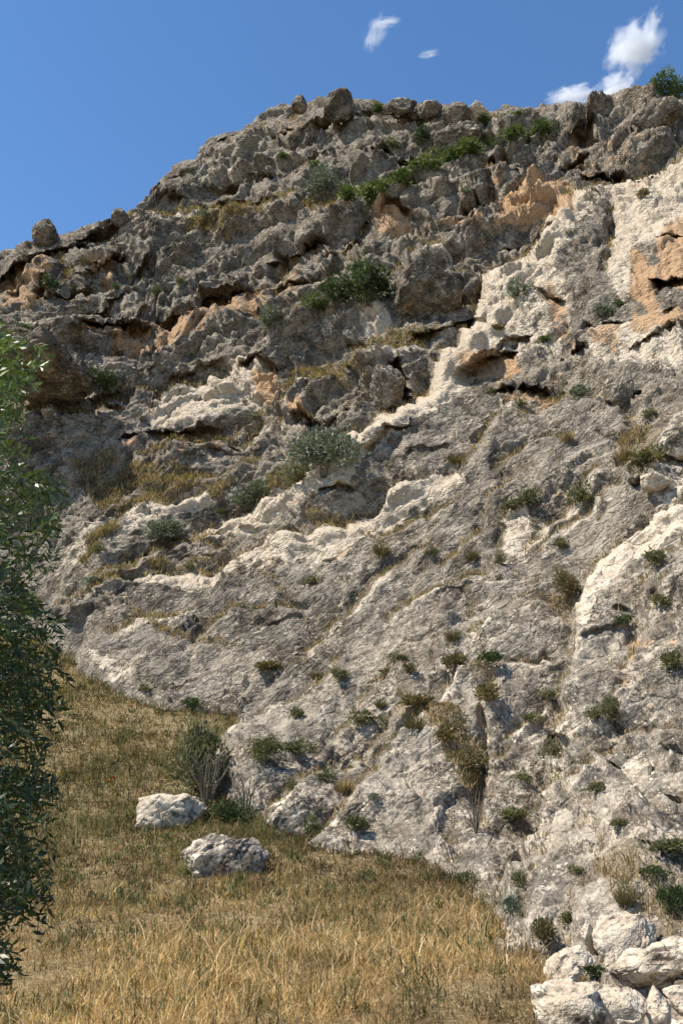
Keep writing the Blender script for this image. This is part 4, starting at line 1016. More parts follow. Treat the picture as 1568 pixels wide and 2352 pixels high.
SH = [
 (745, 418, 80, 84, 'silver', 'big', 'round grey-green shrub in the dark hollow below the summit crag'),
 (840, 640, 140, 118, 'deep', 'big', 'biggest dark green bush, in the middle of the upper cliff'),
 (775, 662, 90, 80, 'deep', 'big', 'dark green bush joined to the lower left of the biggest bush'),
 (725, 695, 80, 54, 'green', 'big', 'low bright green bush at the lower left end of the central thicket'),
 (838, 680, 64, 40, 'green', 'small', 'small leafy bush at the foot of the biggest bush'),
 (626, 722, 80, 56, 'silver', 'big', 'pale grey umbrella-shaped bush left of the central green thicket'),
 (745, 1032, 150, 120, 'silver', 'big', 'largest silver-grey bush, above the bright diagonal rib'),
 (690, 1082, 66, 60, 'green', 'small', 'bright green clump at the lower left foot of the largest silver bush'),
 (580, 1140, 120, 62, 'silver', 'big', 'sparse grey thicket left of the bright diagonal rib'),
 (378, 1214, 100, 66, 'silver', 'big', 'leggy grey shrub sprawling over cream rock at the left'),
 (232, 864, 84, 76, 'deep', 'big', 'dark rounded shrub right beside the shadowed crag'),
 (979, 308, 58, 66, 'deep', 'big', 'dark green bush below the perched skyline boulder'),
 (1243, 290, 66, 48, 'green', 'big', 'bright green bush, highest one below the right skyline'),
 (1172, 310, 66, 34, 'green', 'small', 'bright green bush just left of the highest bright one'),
 (1092, 336, 80, 32, 'green', 'small', 'low green bush third along the diagonal green band from its top'),
 (1030, 362, 70, 40, 'green', 'small', 'green bush in the middle of the diagonal green band'),
 (975, 385, 84, 40, 'green', 'small', 'green bush left of the middle of the diagonal green band'),
 (915, 408, 76, 42, 'green', 'small', 'green bush above the low end of the diagonal green band'),
 (858, 432, 90, 48, 'green', 'small', 'wide green bush at the low end of the diagonal green band'),
 (800, 448, 64, 40, 'green', 'small', 'lowest left bush of the diagonal green band, beside the grey-green shrub'),
 (726, 380, 40, 26, 'green', 'small', 'small green clump on top of the round grey-green shrub'),
 (455, 1740, 130, 190, 'olive', 'big', 'tall olive bush on fanning bare stems behind the farther boulder', True),
 (610, 1712, 86, 74, 'olive', 'big', 'olive shrub on the slab right of the bare-stemmed bush'),
 (682, 1714, 66, 58, 'green', 'small', 'compact green shrub touching the right of the olive slab shrub'),
 (525, 1862, 110, 60, 'deep', 'big', 'low dark shrub in the gap between the boulder and the slab', True),
 (1070, 1735, 96, 84, 'mix', 'big', 'brown-green bush filling the curved gully in the lower slab'),
 (1030, 1680, 64, 50, 'mix', 'small', 'brownish clump at the upper left of the gully bush'),
 (955, 1600, 84, 50, 'mix', 'small', 'wide brown-green clump above the curved gully'),
 (955, 1652, 60, 36, 'mix', 'tuft', 'dry tuft at the head of the curved gully'),
 (1124, 1585, 60, 58, 'mix', 'small', 'brown and green clump in the upright crack above the gully bush'),
 (1400, 1628, 64, 66, 'olive', 'big', 'pale olive shrub growing in the right-hand buttress'),
 (1225, 1640, 36, 40, 'green', 'small', 'small green shrub on the grey slab left of the buttress, lower of two'),
 (1250, 1588, 36, 30, 'green', 'small', 'small green shrub on the grey slab left of the buttress, upper of two'),
 (1302, 1330, 64, 90, 'mix', 'big', 'shaggy olive-brown shrub against the top of the buttress edge'),
 (1508, 1276, 50, 56, 'green', 'small', 'spiky green shrub on the sloping top of the buttress'),
 (1532, 1368, 50, 52, 'olive', 'small', 'round pale-leaved shrub below the spiky one at the right'),
 (1430, 1416, 36, 38, 'deep', 'small', 'green shrub rooted in a dark hole of the buttress'),
 (1545, 1505, 56, 70, 'olive', 'small', 'grey-olive shrub at the right edge below the orange lichen'),
 (1326, 1130, 50, 62, 'olive', 'small', 'upright olive shrub on the sunlit slab, rightmost of three'),
 (1220, 1134, 40, 52, 'olive', 'small', 'upright olive shrub on the sunlit slab, middle of three'),
 (1176, 1156, 42, 54, 'olive', 'small', 'spindly shrub on the sunlit slab, leftmost of three'),
 (1490, 948, 38, 30, 'green', 'small', 'small dark clump on the pale slope right of the tilted block'),
 (1428, 1040, 52, 40, 'tan', 'tuft', 'straw-coloured tuft left of the grass pocket at the right'),
 (1488, 1044, 70, 50, 'olive', 'small', 'olive bush inside the tan grass pocket at the right'),
 (1300, 995, 40, 36, 'tan', 'tuft', 'dry tuft on the smooth dome below the dark crack'),
 (1046, 1050, 44, 30, 'mix', 'tuft', 'brownish tuft below the dark rock left of the smooth dome'),
 (1556, 1005, 40, 66, 'green', 'small', 'green shrub on the lichen-spotted block at the right edge'),
 (1124, 892, 28, 24, 'green', 'small', 'small green clump left of the long dark crack'),
 (1194, 924, 26, 22, 'olive', 'small', 'tiny yellow-green clump under the long dark crack'),
 (1146, 750, 40, 20, 'mix', 'small', 'flat dark cushion on the cream diagonal rib'),
 (1336, 892, 56, 38, 'silver', 'small', 'grey herb in the hollow at the right end of the long crack'),
 (1376, 708, 66, 48, 'silver', 'small', 'grey-green shrub on the ledge of the orange cliff'),
 (1424, 690, 26, 22, 'green', 'small', 'small green shrub right of the grey-green ledge shrub'),
 (1256, 770, 44, 24, 'green', 'small', 'low green herb under the cream rib'),
 (1106, 548, 48, 44, 'silver', 'small', 'grey bush below the peach-stained rock'),
 (1070, 432, 30, 26, 'silver', 'small', 'small grey bush above the peach-stained rock'),
 (1476, 436, 36, 26, 'mix', 'small', 'dark little bush on the crest of the cream cliff at the right'),
 (1192, 662, 58, 46, 'silver', 'small', 'thin see-through bush on the brightest cream rock'),
 (714, 1326, 32, 26, 'green', 'small', 'lone green cushion on the middle of the lower slab'),
 (436, 1296, 24, 22, 'green', 'small', 'tiny green cushion on the slab at the left'),
 (222, 1254, 30, 30, 'green', 'small', 'bright cushion in the grassy cleft near the tree'),
 (205, 1334, 44, 30, 'silver', 'small', 'pale herb at the lower end of the grassy cleft'),
 (190, 1280, 22, 20, 'olive', 'tuft', 'small tuft left of the bright cushion'),
 (910, 1502, 40, 26, 'green', 'small', 'low green cushion at the middle of the lower slabs'),
 (887, 1534, 34, 20, 'olive', 'small', 'small cushion below the low green cushion'),
 (936, 1532, 36, 34, 'mix', 'small', 'brown-green clump right of the small cushion'),
 (1044, 1508, 56, 46, 'mix', 'small', 'dark grassy clump left of the rounded slab top'),
 (1124, 1502, 56, 44, 'deep', 'small', 'dark leafy clump on the rounded slab top'),
 (1040, 1452, 46, 34, 'mix', 'tuft', 'grass clump hanging above the rounded slab top'),
 (840, 1645, 56, 40, 'green', 'small', 'green cushion left of the curved gully'),
 (872, 1612, 34, 26, 'olive', 'tuft', 'tuft above the green cushion left of the gully'),
 (776, 1542, 40, 38, 'olive', 'small', 'olive clump on the crest of the lower slab'),
 (724, 1545, 36, 26, 'mix', 'tuft', 'dry tuft left of the clump on the slab crest'),
 (615, 1520, 60, 36, 'mix', 'small', 'spread-out herb in the shallow groove of the left slab'),
 (328, 1574, 30, 24, 'green', 'small', 'small green herb low on the bleached slab at the left'),
 (434, 1612, 44, 36, 'deep', 'small', 'dark herb where the left slab meets the grass'),
 (680, 1628, 30, 34, 'olive', 'small', 'olive sprig on the slab above the compact green shrub'),
 (824, 1880, 46, 70, 'olive', 'small', 'upright olive plant on the rounded lower slab'),
 (858, 1830, 22, 20, 'silver', 'small', 'tiny pale plant on the edge of the lower slab'),
 (1182, 1866, 64, 44, 'green', 'small', 'soft green grass clump in the gully above the foot of the buttress'),
 (716, 1890, 34, 70, 'green', 'small', 'green plant climbing the crack between two pale rocks'),
 (668, 1796, 30, 40, 'olive', 'small', 'small olive herb at the edge of the shaded slab'),
 (750, 1776, 38, 32, 'green', 'small', 'green sprig on the slab lip right of the shaded hollow'),
 (790, 1800, 54, 38, 'tan', 'tuft', 'straw tuft on the slab lip beside the green sprig'),
 (1168, 2072, 44, 60, 'silver', 'small', 'pale-leaved plant where the buttress meets the dry grass'),
 (1190, 2005, 34, 54, 'green', 'small', 'green plant in the cleft above the pale-leaved plant'),
 (1070, 2008, 42, 52, 'green', 'small', 'green bush in front of the white foot of the slab'),
 (1245, 2122, 56, 70, 'mix', 'small', 'wispy brown-green shrub on the foot of the buttress'),
 (1304, 2096, 44, 36, 'olive', 'small', 'low herb right of the wispy shrub'),
 (1366, 2222, 50, 46, 'deep', 'small', 'dark green plant among the cracked white blocks'),
 (1330, 2240, 60, 36, 'tan', 'tuft', 'dry stems beside the dark green plant among white blocks'),
 (1545, 2060, 70, 100, 'deep', 'big', 'tall green bush leaning in from the right edge'),
 (1530, 1930, 74, 56, 'olive', 'small', 'yellow-green bush above the leaning bush at the right edge'),
 (1432, 2052, 60, 58, 'mix', 'tuft', 'bleached tuft left of the leaning bush'),
 (1496, 1990, 60, 28, 'deep', 'small', 'dark cushion on the pale ledge above the leaning bush'),
 (1320, 1990, 30, 34, 'green', 'small', 'small herb on the middle of the buttress foot'),
 (1366, 1800, 34, 44, 'olive', 'small', 'shrublet between dark cracks of the buttress'),
 (1420, 1880, 40, 30, 'olive', 'small', 'shrublet below the cream wedge'),
 (1264, 1720, 30, 60, 'green', 'small', 'green plant left of the small dark cave'),
 (1200, 1780, 40, 34, 'green', 'small', 'leafy plant left of and below the small dark cave'),
 (1360, 1640, 30, 40, 'olive', 'small', 'small herb left of the pale olive buttress shrub'),
 (1290, 1240, 40, 44, 'olive', 'small', 'dark olive clump above the shaggy shrub'),
 (1152, 1280, 24, 30, 'olive', 'small', 'small clump in the crack of the ribbed slab'),
 (1080, 1270, 44, 36, 'mix', 'tuft', 'brownish tuft left of the ribbed slab'),
 (995, 1265, 30, 34, 'green', 'small', 'green sprig on the dark-streaked slab'),
 (880, 1255, 50, 40, 'mix', 'tuft', 'dull tuft below the second cream rib'),
 (870, 246, 38, 22, 'green', 'small', 'green clump on the skyline saddle right of the summit'),
 (1105, 270, 40, 22, 'green', 'small', 'green clump under the peach skyline block'),
 (1196, 252, 26, 16, 'green', 'small', 'small green clump on the flat skyline ledges'),
 (1362, 233, 12, 16, 'green', 'small', 'single tiny plant standing on the right skyline'),
 (645, 353, 42, 18, 'green', 'small', 'green patch on the high ledge under the summit beds'),
 (775, 270, 32, 20, 'silver', 'small', 'grey cushion at the base of the summit crag'),
 (898, 330, 46, 22, 'olive', 'small', 'thin green patch between two upper ledges'),
 (470, 494, 38, 28, 'silver', 'small', 'grey cushion on the ledge below the left shoulder'),
 (352, 398, 0, 0, 'silver', 'small', ''),
 (440, 390, 16, 14, 'green', 'small', 'tiny dark plant near the left shoulder skyline'),
 (112, 648, 50, 50, 'deep', 'small', 'dark shrub in the shaded chute below the pinnacle'),
 (196, 596, 34, 22, 'mix', 'tuft', 'dry tuft in the chute right of the pinnacle'),
 (355, 665, 32, 22, 'olive', 'tuft', 'olive tuft on the broken rock at the left, lower of two'),
 (412, 640, 26, 20, 'olive', 'tuft', 'olive tuft on the broken rock at the left, upper of two'),
 (265, 650, 22, 20, 'green', 'tuft', 'light green tuft below the small orange cave'),
 (580, 955, 24, 34, 'green', 'small', 'green sprig in the crack left of the orange hole'),
 (510, 1172, 30, 20, 'olive', 'tuft', 'tuft under the sparse grey thicket'),
 (50, 748, 50, 20, 'silver', 'small', 'grey cushion on top of the shadowed crag'),
 (1035, 2180, 30, 44, 'mix', 'tuft', ''),
]
for e in SH:
    if e[6]: shrub(*e)

# bare dead stems hanging below the gully bush and fanning under the tall olive bush
def stems_thing(name, label, cx_, cy_, w, h_, seed, ground=False, n=14):
    p = hit_ground(cx_, cy_ + h_ / 2) if ground else hit(cx_, cy_ + h_ / 2)
    dep = p[1] * cP + (p[2] - CAM[2]) * sP
    o = link(name, stems_mesh(name, seed, n, .016, .5, .9)); o.location = p - np.array([0, .15, 0]); o.scale = (w * dep / F_PX, w * dep / F_PX, h_ * dep / F_PX)
    tag(o, label, 'dead stems')
stems_thing('dead_stems', 'fan of bare grey stems under the tall olive bush', 478, 1775, 130, 150, 501, True, 20)
stems_thing('dead_stems', 'leafless twigs dangling below the brown-green gully bush', 1092, 1850, 70, 110, 502)
stems_thing('dead_stems', 'leafless grey twigs right of the low dark shrub by the boulder', 562, 1810, 110, 110, 503, False, 12)

# tree on the right skyline
def crown_tree(px, py, w, h_, label):
    base = at(px, py + h_ * .5, 60.5)
    dep = base[1] * cP + (base[2] - CAM[2]) * sP; W = w * dep / F_PX; H = h_ * dep / F_PX
    r = empty('tree', base)
    st = np.random.RandomState(77); paths = []; tips = []
    for i in range(9):
        a = i * .7 + st.rand(); e = W * .46 * (.4 + .6 * st.rand()); z = H * (.55 + .4 * st.rand())
        pts = [(0, 0, -.4), (e * .25 * math.cos(a), e * .25 * math.sin(a), z * .35), (e * .65 * math.cos(a), e * .65 * math.sin(a), z * .75), (e * math.cos(a), e * math.sin(a), z)]
        paths.append((pts, [.10, .07, .04, .015])); tips += [pts[2], pts[3], pts[3]]
    V, Fq = tube_arrays(paths, 6)
    link('trunk', mesh_from('trunk', V, Fq, M_BARK), r)
    tips = np.array(tips); n = 3600; k = st.randint(len(tips), size=n)
    d = rand_unit(n, st); Pc = tips[k] + d * (W * .16 * st.rand(n, 1) ** .5)
    D = d + rand_unit(n, st); D /= np.linalg.norm(D, axis=1)[:, None]
    f_ = link('crown', leaves_mesh('crown', Pc, D, .22 * (.6 + .8 * st.rand(n)), .11, M_LEAF['green'], st), r); f_['kind'] = 'stuff'
    tag(r, label, 'tree')
crown_tree(1545, 215, 120, 100, 'small leafy tree rising behind the right end of the skyline')

# ------------------------------------------------------------------ leafy tree at the left edge, a few metres from the camera
EDGE = np.array([(700, -60), (735, -10), (760, 30), (790, 66), (830, 74), (880, 84), (920, 72), (960, 80), (1000, 92), (1040, 108), (1075, 134), (1110, 130), (1150, 140), (1200, 126), (1250, 118), (1300, 108), (1340, 96), (1380, 104), (1420, 132), (1460, 128), (1500, 116), (1550, 112),
                 (1600, 132), (1650, 112), (1700, 108), (1750, 116), (1780, 134), (1800, 118), (1850, 96), (1900, 84), (1925, 120), (1950, 92), (1990, 122), (2030, 124), (2060, 96), (2100, 96), (2140, 44), (2180, 46), (2210, 18), (2240, -20), (2300, -90)], float)
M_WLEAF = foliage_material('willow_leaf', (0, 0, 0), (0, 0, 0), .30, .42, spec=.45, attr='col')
M_WTWIG = bark_material('twig', (.10, .075, .04), (.20, .15, .07))
def left_tree():
    st = np.random.RandomState(21)
    base = np.array([-3.5, 5.0, 0.0]); base[2] = ground_z(base[0], base[1]) - .05
    r = empty('leafy_tree', base)
    Pc, Dc, Lc, tw, br = [], [], [], [], []
    trunk_top = np.array([-3.1, 4.9, 3.9])
    n_tw = 2100
    for i in range(n_tw):
        yy = st.uniform(715, 2235)
        Yd = st.uniform(4.1, 5.7)
        e = np.interp(yy, EDGE[:, 0], EDGE[:, 1]) + 16 + 22 * math.sin(yy * .045 + Yd * 3) + 14 * math.sin(yy * .017 + 1) - 90 * (Yd - 4.8) ** 2
        out = st.rand() ** 1.35 * (520 if i % 3 else 170)
        if 980 < yy < 1340 and st.rand() < .38: continue
        if math.sin(yy * .031 + Yd * 5.1) + math.sin(yy * .083 + Yd * 2.3 + 2) < -.75 and out < 120: continue
        tip = at(e - out + st.normal() * 9, yy, Yd)
        L = st.uniform(.15, .30)
        hz = np.array([.9 + st.normal() * .4, st.normal() * .55, 0.35 + st.normal() * .45 if yy < 1250 else -.12 + st.normal() * .5])
        hz /= np.linalg.norm(hz)
        p0 = tip - hz * L
        n = 13 if yy < 1900 else 11
        side = np.cross(hz, rand_unit(1, st)[0]); side /= np.linalg.norm(side)
        droop = np.array([0, 0, -.07])
        pts = []
        for k in range(n):
            t = (k + .6) / n
            p = p0 + hz * L * t + droop * t * t
            pts.append(p)
            s_ = side if k % 2 else -side
            s_ = s_ + st.normal(size=3) * .35
            d = hz * .75 + s_ * .75 + np.array([0, 0, -.12]); d /= np.linalg.norm(d)
            Pc.append(p); Dc.append(d); Lc.append(st.uniform(.042, .076) * (.75 if k > n - 3 else 1))
        if i % 2 == 0: tw.append(([p0, pts[n // 2], pts[-1]], [.0022, .0016, .0009]))
        if i % 22 == 0:
            j = base + np.array([.3, 0, 0]) + (trunk_top - base) * np.clip((p0[2] - .4) / 4.2, .05, .95)
            m_ = (j + p0) / 2 + np.array([0, 0, .25])
            br.append(([j, m_, p0], [.035, .018, .005]))
    Pc = np.array(Pc) - base; Dc = np.array(Dc); Lc = np.array(Lc)
    # light painted into leaf colour: sunlit green towards the top, shaded dark below
    lit_top = smooth(2.2, 3.7, Pc[:, 2] + .5 * st.normal(size=len(Pc))) * (.5 + .5 * st.rand(len(Pc)))
    lc = np.array([[.024, .046, .013]]) * (1 - lit_top[:, None]) + np.array([[.115, .165, .045]]) * lit_top[:, None]
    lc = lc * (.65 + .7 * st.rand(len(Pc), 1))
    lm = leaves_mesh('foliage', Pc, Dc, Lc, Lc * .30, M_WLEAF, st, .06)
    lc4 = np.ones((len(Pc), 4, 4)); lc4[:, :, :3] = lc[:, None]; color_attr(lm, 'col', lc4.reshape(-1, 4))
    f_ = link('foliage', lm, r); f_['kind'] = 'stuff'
    sh = lambda ps: [([np.array(p) - base for p in a], b) for a, b in ps]
    V, Fq = tube_arrays(sh(tw), 3); t_ = link('twigs', mesh_from('twigs', V, Fq, M_WTWIG), r); t_['kind'] = 'stuff'
    V, Fq = tube_arrays(sh(br), 5); link('branches', mesh_from('branches', V, Fq, M_BARK), r)
    V, Fq = tube_arrays([([(0, 0, -.1), (.1, 0, 1.0), (.2, -.05, 2.1), (.3, -.1, 3.1), (.4, -.1, 3.9)], [.13, .11, .08, .05, .02])], 10)
    link('trunk', mesh_from('trunk', V, Fq, M_BARK), r)
    tag(r, 'leafy tree with narrow leaves filling the left edge of the view', 'tree')
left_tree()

# ------------------------------------------------------------------ grass
M_GRASS = foliage_material('dry_grass_blades', (0, 0, 0), (0, 0, 0), .35, .75, spec=.2, attr='col')
def blades(name, root, Hh, Wd, colr, st, lean=.45, mat=M_GRASS):
    n = len(root)
    a = st.rand(n) * 6.28; ln = np.abs(st.normal(size=n)) * lean * (.5 + 1.6 * st.rand(n))
    D = np.stack([np.cos(a) * ln, np.sin(a) * ln, np.ones(n)], 1); D /= np.linalg.norm(D, axis=1)[:, None]
    b = a + 1.57 + st.normal(size=n) * .6; S = np.stack([np.cos(b), np.sin(b), np.zeros(n)], 1)
    bend = np.stack([np.cos(a), np.sin(a), -.3 * np.ones(n)], 1) * (Hh * (.12 + .35 * ln))[:, None]
    Hc = Hh[:, None]; Wc = Wd[:, None] * .5
    m = root + D * Hc * .55 + bend * .15; t = root + D * Hc + bend
    V = np.stack([root - S * Wc, root + S * Wc, m - S * Wc * .85, m + S * Wc * .85, t], 1).reshape(-1, 3)
    i = np.arange(n)[:, None] * 5
    Fc = np.concatenate([np.concatenate([i, i + 1, i + 3], 1), np.concatenate([i, i + 3, i + 2], 1), np.concatenate([i + 2, i + 3, i + 4], 1)], 0)
    me = mesh_from(name, V, Fc, mat)
    C = np.ones((n, 5, 4)); C[:, :, :3] = colr[:, None]
    color_attr(me, 'col', C.reshape(-1, 4))
    return link(name, me)

STRAW = np.array([[.58, .405, .205], [.48, .315, .145], [.36, .215, .095], [.23, .135, .062], [.68, .54, .32]])
GREENS = np.array([[.150, .145, .055], [.105, .115, .045], [.20, .175, .08], [.085, .09, .035]])
def meadow(n, seed, near):
    st = np.random.RandomState(seed)
    u = st.rand(n)
    Yv = 5.0 * (46 / 5.0) ** (u ** (1.0 if not near else 1.5))
    Xv = (st.rand(n) * 1.25 - .64) * Yv - .3
    # clumps
    nc = n // 26; k = st.randint(nc, size=n)
    cxv = Xv[k]; cyv = Yv[k]; sp_ = .05 + .012 * cyv
    f = st.rand(n) < .62
    Xv = np.where(f, cxv + st.normal(size=n) * sp_, Xv); Yv = np.where(f, cyv + st.normal(size=n) * sp_, Yv)
    Z = ground_z(Xv, Yv)
    P_ = np.stack([Xv, Yv, Z], 1)
    pf = np.stack([Xv, Yv, np.zeros(n)], 1).astype(np.float32)
    P_[:, 2] += (.06 * fbm(pf * .6, 3, 90) + .12 * pn(pf * .2, 93)) * smooth(4, 10, Yv) - .02
    px, py = project(P_)
    px = px + 5 * st.normal(size=n); py = py + 4 * st.normal(size=n)
    d, _, _ = seg_dist(px, py, FOOT)
    rk = inside(px, py, FOOT + [(2600, 2600), (2600, 0), (-700, 0)])
    ok = (~rk) | (d < 7)
    ok &= Yv > 4.5
    P_ = P_[ok]; Yv = Yv[ok]; px = px[ok]; py = py[ok]; pf = pf[ok]; n = len(P_)
    pat = pn(pf * .45, 95) + .6 * pn(pf * 1.3, 96) + .35 * pn(pf * 3.5, 97)
    g = .12 + .40 * smooth(2130, 1880, py) + .20 * smooth(.05, .7, pat) - .20 * smooth(-.1, -.6, pat)
    g = g + .25 * smooth(720, 900, px) * smooth(2010, 1940, py) * 0 + .05 * np.exp(-((py - 1930) / 60) ** 2)
    isg = st.rand(n) < g
    pal = smooth(-.4, .5, pat + .5 * smooth(1950, 2200, py) - .25)
    si = np.clip((st.rand(n) * 3.2 + (1 - pal) * 1.6).astype(int), 0, 3)
    si = np.where(st.rand(n) < .05 + .12 * pal, 4, si)
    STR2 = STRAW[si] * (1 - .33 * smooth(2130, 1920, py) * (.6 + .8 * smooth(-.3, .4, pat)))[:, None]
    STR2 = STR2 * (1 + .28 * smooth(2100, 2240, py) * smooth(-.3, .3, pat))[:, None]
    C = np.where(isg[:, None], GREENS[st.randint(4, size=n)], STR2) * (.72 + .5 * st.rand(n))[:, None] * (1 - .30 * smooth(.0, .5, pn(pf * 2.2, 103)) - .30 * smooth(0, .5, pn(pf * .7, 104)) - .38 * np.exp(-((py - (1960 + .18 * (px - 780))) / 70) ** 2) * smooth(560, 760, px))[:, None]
    Hh = (.035 + .11 * st.rand(n) ** 1.3) * (.6 + .9 * smooth(-.5, .8, pat)) * (1 + .9 * smooth(2080, 1960, py)) * (1 + .35 * smooth(16, 30, Yv)); tall = st.rand(n) < .035
    Hh = np.where(tall, Hh * 2.6, Hh)
    Wd = np.maximum(.0045, .00072 * Yv) * (.7 + .8 * st.rand(n))
    return P_, Hh, Wd, C, st
P_, Hh, Wd, C_, st = meadow(520000, 31, False)
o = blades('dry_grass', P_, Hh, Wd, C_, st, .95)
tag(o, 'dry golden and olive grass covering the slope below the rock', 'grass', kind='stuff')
# weeds: small leafy clumps scattered through the grass
st = np.random.RandomState(61); nw_ = 2600
wy = 6.5 * (42 / 6.5) ** st.rand(nw_); wx = (st.rand(nw_) * 1.2 - .62) * wy
wp = np.stack([wx, wy, ground_z(wx, wy)], 1); qx, qy = project(wp)
okw = ~inside(qx, qy, FOOT + [(2600, 2600), (2600, 0), (-700, 0)]) & (st.rand(nw_) < .35 + .65 * smooth(2150, 1950, qy))
wp = wp[okw]; k = np.repeat(np.arange(len(wp)), 34); n_ = len(k)
sz = (.10 + .16 * st.rand(len(wp)))[k]
d = rand_unit(n_, st); d[:, 2] = np.abs(d[:, 2])
root = wp[k] + d * sz[:, None] * np.array([1, 1, 1.1]) * st.rand(n_, 1) ** .5
wc = np.array([[.075, .085, .030], [.11, .115, .045], [.16, .12, .055], [.10, .075, .04]])[st.randint(4, size=len(wp))][k] * (.7 + .6 * st.rand(n_, 1))
o = blades('weeds', root, sz * .5, np.maximum(.010, .0014 * wp[k][:, 1]), wc, st, .9)
tag(o, 'low dull green and brown weeds scattered through the dry grass', 'weeds', kind='stuff')

# grass and herbs on the ledges of the rock
st = np.random.RandomState(55)
Pf = Pgrid.reshape(-1, 3)
wgt = smooth(.25, .8, ms) * smooth(-.2, .35, pn(P0f * .8, 98) + .2) * (Ybase / 45) ** 1.2
wgt += .55 * veg * (Ybase / 45) ** 1.2 * smooth(.1, .5, Ngrid.reshape(-1, 3)[:, 2])
wgt += .012 * smooth(.1, .6, pn(P0f * .5, 99)) * smooth(.35, .6, Ngrid.reshape(-1, 3)[:, 2]) * smooth(18, 30, Ybase)
wgt *= (sdf > 5) * (1 - .9 * smooth(.4, .9, mc))
wgt /= wgt.sum()
k = st.choice(len(Pf), size=76000, p=wgt)
root = Pf[k] + st.normal(size=(len(k), 3)) * np.array([.06, .06, .0]) * (Ybase[k] / 25)[:, None]
gr = poly_mask(x[k], y[k], [(780, 470), (1000, 350), (1130, 310), (1300, 260), (1300, 300), (1100, 370), (960, 430), (860, 480)], 15)
pg = .34 + .55 * gr
isg = st.rand(len(k)) < pg
GR2 = np.where(gr[:, None] > .4, np.array([[.07, .12, .03]]), GREENS[st.randint(4, size=len(k))])
C_ = np.where(isg[:, None], GR2, (STRAW[np.clip((st.rand(len(k)) * 4).astype(int), 0, 3)] * .65 + .05)) * (.75 + .5 * st.rand(len(k)))[:, None]
o = blades('ledge_grass', root, (.14 + .24 * st.rand(len(k))) * np.clip(Ybase[k] / 45, .5, 1.2), .00075 * Ybase[k] * (.8 + .7 * st.rand(len(k))), C_, st, .6)
tag(o, 'dry grass and herbs growing along the ledges and cracks of the cliff', 'grass', kind='stuff')

# ------------------------------------------------------------------ poppies
def poppy(px, py, label):
    p = hit_ground(px, py + 26); dep = p[1] * cP + (p[2] - CAM[2]) * sP; H = 26 * dep / F_PX
    r = empty('poppy', p)
    s_ = NT('poppy_red'); b = s_.n('ShaderNodeBsdfPrincipled'); b.inputs['Base Color'].default_value = rgb(.72, .02, .012); b.inputs['Roughness'].default_value = .6
    s_.l(b.outputs[0], s_.out.inputs[0])
    V, Fq = tube_arrays([([(0, 0, 0), (.01, 0, H * .5), (0, 0, H)], [.004, .003, .003])], 5)
    link('stem', mesh_from('stem', V, Fq, M_LEAF['green']), r)
    for q_ in range(4):
        a = q_ * 1.57; bm = bmesh.new(); vs = []
        for i in range(4):
            for j in range(5):
                u = i / 3; v = (j / 4 - .5) * 1.7
                rr = .052 * u; vs.append(bm.verts.new((rr * math.cos(a + v), rr * math.sin(a + v), H + .035 * u * u + .006 * math.sin(v * 4) * u)))
        for i in range(3):
            for j in range(4): bm.faces.new((vs[i * 5 + j], vs[(i + 1) * 5 + j], vs[(i + 1) * 5 + j + 1], vs[i * 5 + j + 1]))
        me = bpy.data.meshes.new('petal'); bm.to_mesh(me); bm.free(); me.materials.append(s_.m); link('petal', me, r)
    bm = bmesh.new(); bmesh.ops.create_uvsphere(bm, u_segments=8, v_segments=6, radius=.010)
    me = bpy.data.meshes.new('seed_head'); bm.to_mesh(me); bm.free(); me.materials.append(M_STEM); o_ = link('seed_head', me, r); o_.location = (0, 0, H + .01)
    tag(r, label, 'flower', 'red poppies in the grass')
poppy(252, 1796, 'red poppy in the grass, left and lower of the two')
poppy(258, 1787, 'red poppy in the grass, right and upper of the two')

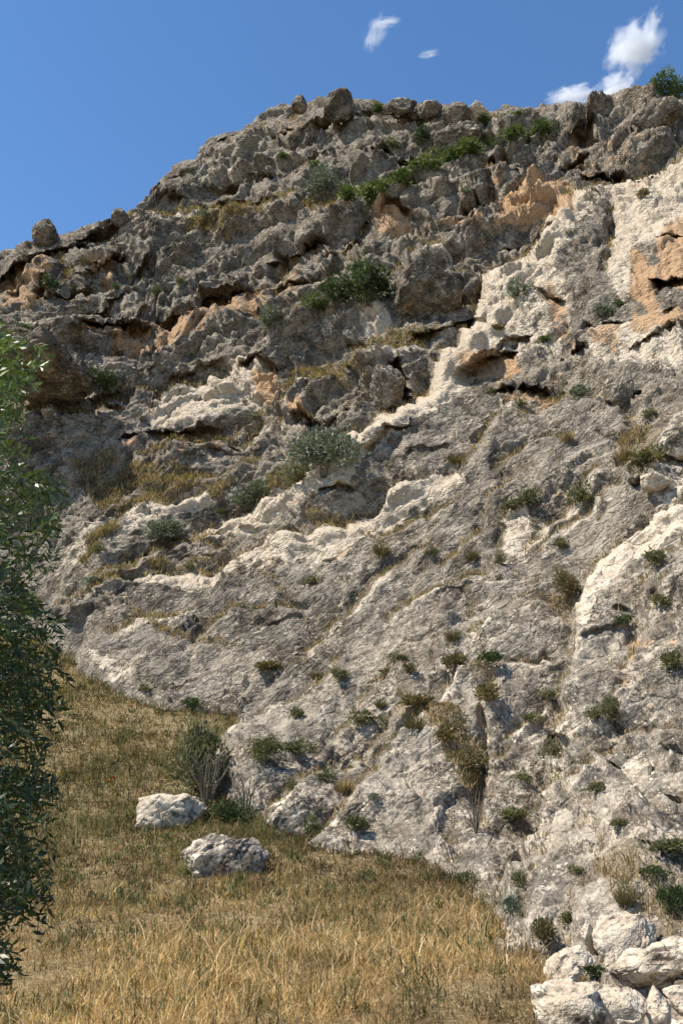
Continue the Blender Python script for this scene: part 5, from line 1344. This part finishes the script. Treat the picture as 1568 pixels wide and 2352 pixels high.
# ------------------------------------------------------------------ clouds
def cloud(px, py, w, h_, rot, dens, label, seed, thr=.5, Yc=1500.0, sc_n=2.2):
    C = at(px, py, Yc); dep = C[1] * cP + (C[2] - CAM[2]) * sP
    sx = w * dep / F_PX / 2; sz = h_ * dep / F_PX / 2; sy = (sx + sz) * .5
    s_ = NT('cloud_vapour')
    tc = s_.n('ShaderNodeTexCoord')
    oc = tc.outputs['Object']
    ln = s_.n('ShaderNodeVectorMath', operation='LENGTH'); s_.l(oc, ln.inputs[0])
    off = s_.n('ShaderNodeVectorMath', operation='ADD'); s_.l(oc, off.inputs[0]); off.inputs[1].default_value = (seed * 3.1, seed * 1.7, seed)
    n1 = s_.noise(off.outputs[0], sc_n, 6, .62, .5)
    fall = s_.math('SUBTRACT', 1.0, s_.math('MULTIPLY', ln.outputs['Value'], ln.outputs['Value']), clamp=True)
    d = s_.math('ADD', n1, s_.math('MULTIPLY', fall, .42))
    d = s_.ramp(d, thr + .20, thr + .52)
    d = s_.math('MULTIPLY', d, s_.ramp(fall, 0.0, .25))
    d = s_.math('MULTIPLY', d, dens)
    pv = s_.n('ShaderNodeVolumePrincipled'); pv.inputs['Color'].default_value = rgb(.98, .98, .99); pv.inputs['Anisotropy'].default_value = 0.0
    s_.l(d, pv.inputs['Density'])
    s_.l(pv.outputs[0], s_.out.inputs['Volume'])
    V, Fc = ICO[4]
    me = mesh_from('cloud', V, Fc, s_.m, True)
    o = link('cloud', me); o.location = C
    f = (C - CAM) / np.linalg.norm(C - CAM); rt = np.array([f[1], -f[0], 0]); rt /= np.linalg.norm(rt); up = np.cross(rt, f)
    M = Matrix(((rt[0], f[0], up[0]), (rt[1], f[1], up[1]), (rt[2], f[2], up[2]))) @ Matrix.Rotation(-rot, 3, 'Y')
    o.rotation_euler = M.to_euler(); o.scale = (sx, sy, sz)
    tag(o, label, 'cloud', 'small fair-weather clouds')
cloud(1452, 112, 185, 160, .45, .05, 'puffy white cloud high above the right skyline', 1)
cloud(1494, 58, 60, 110, .9 - 1.57 + .2, .03, 'wispy tail rising from the puffy cloud at the upper right', 2)
cloud(1308, 222, 150, 70, 0, .06, 'white cloud top peeking over the skyline, left of two', 3)
cloud(1405, 210, 150, 100, .3, .06, 'white cloud top peeking over the skyline, right of two', 4)
cloud(862, 80, 66, 124, -.55, .018, 'thin slanting wisp of cloud above the summit', 5)
cloud(884, 52, 110, 34, .1, .03, 'flat feathery streak at the top of the slanting wisp', 6)
cloud(985, 123, 74, 28, .1, .03, 'tiny flat wisp of cloud right of the slanting one', 7)
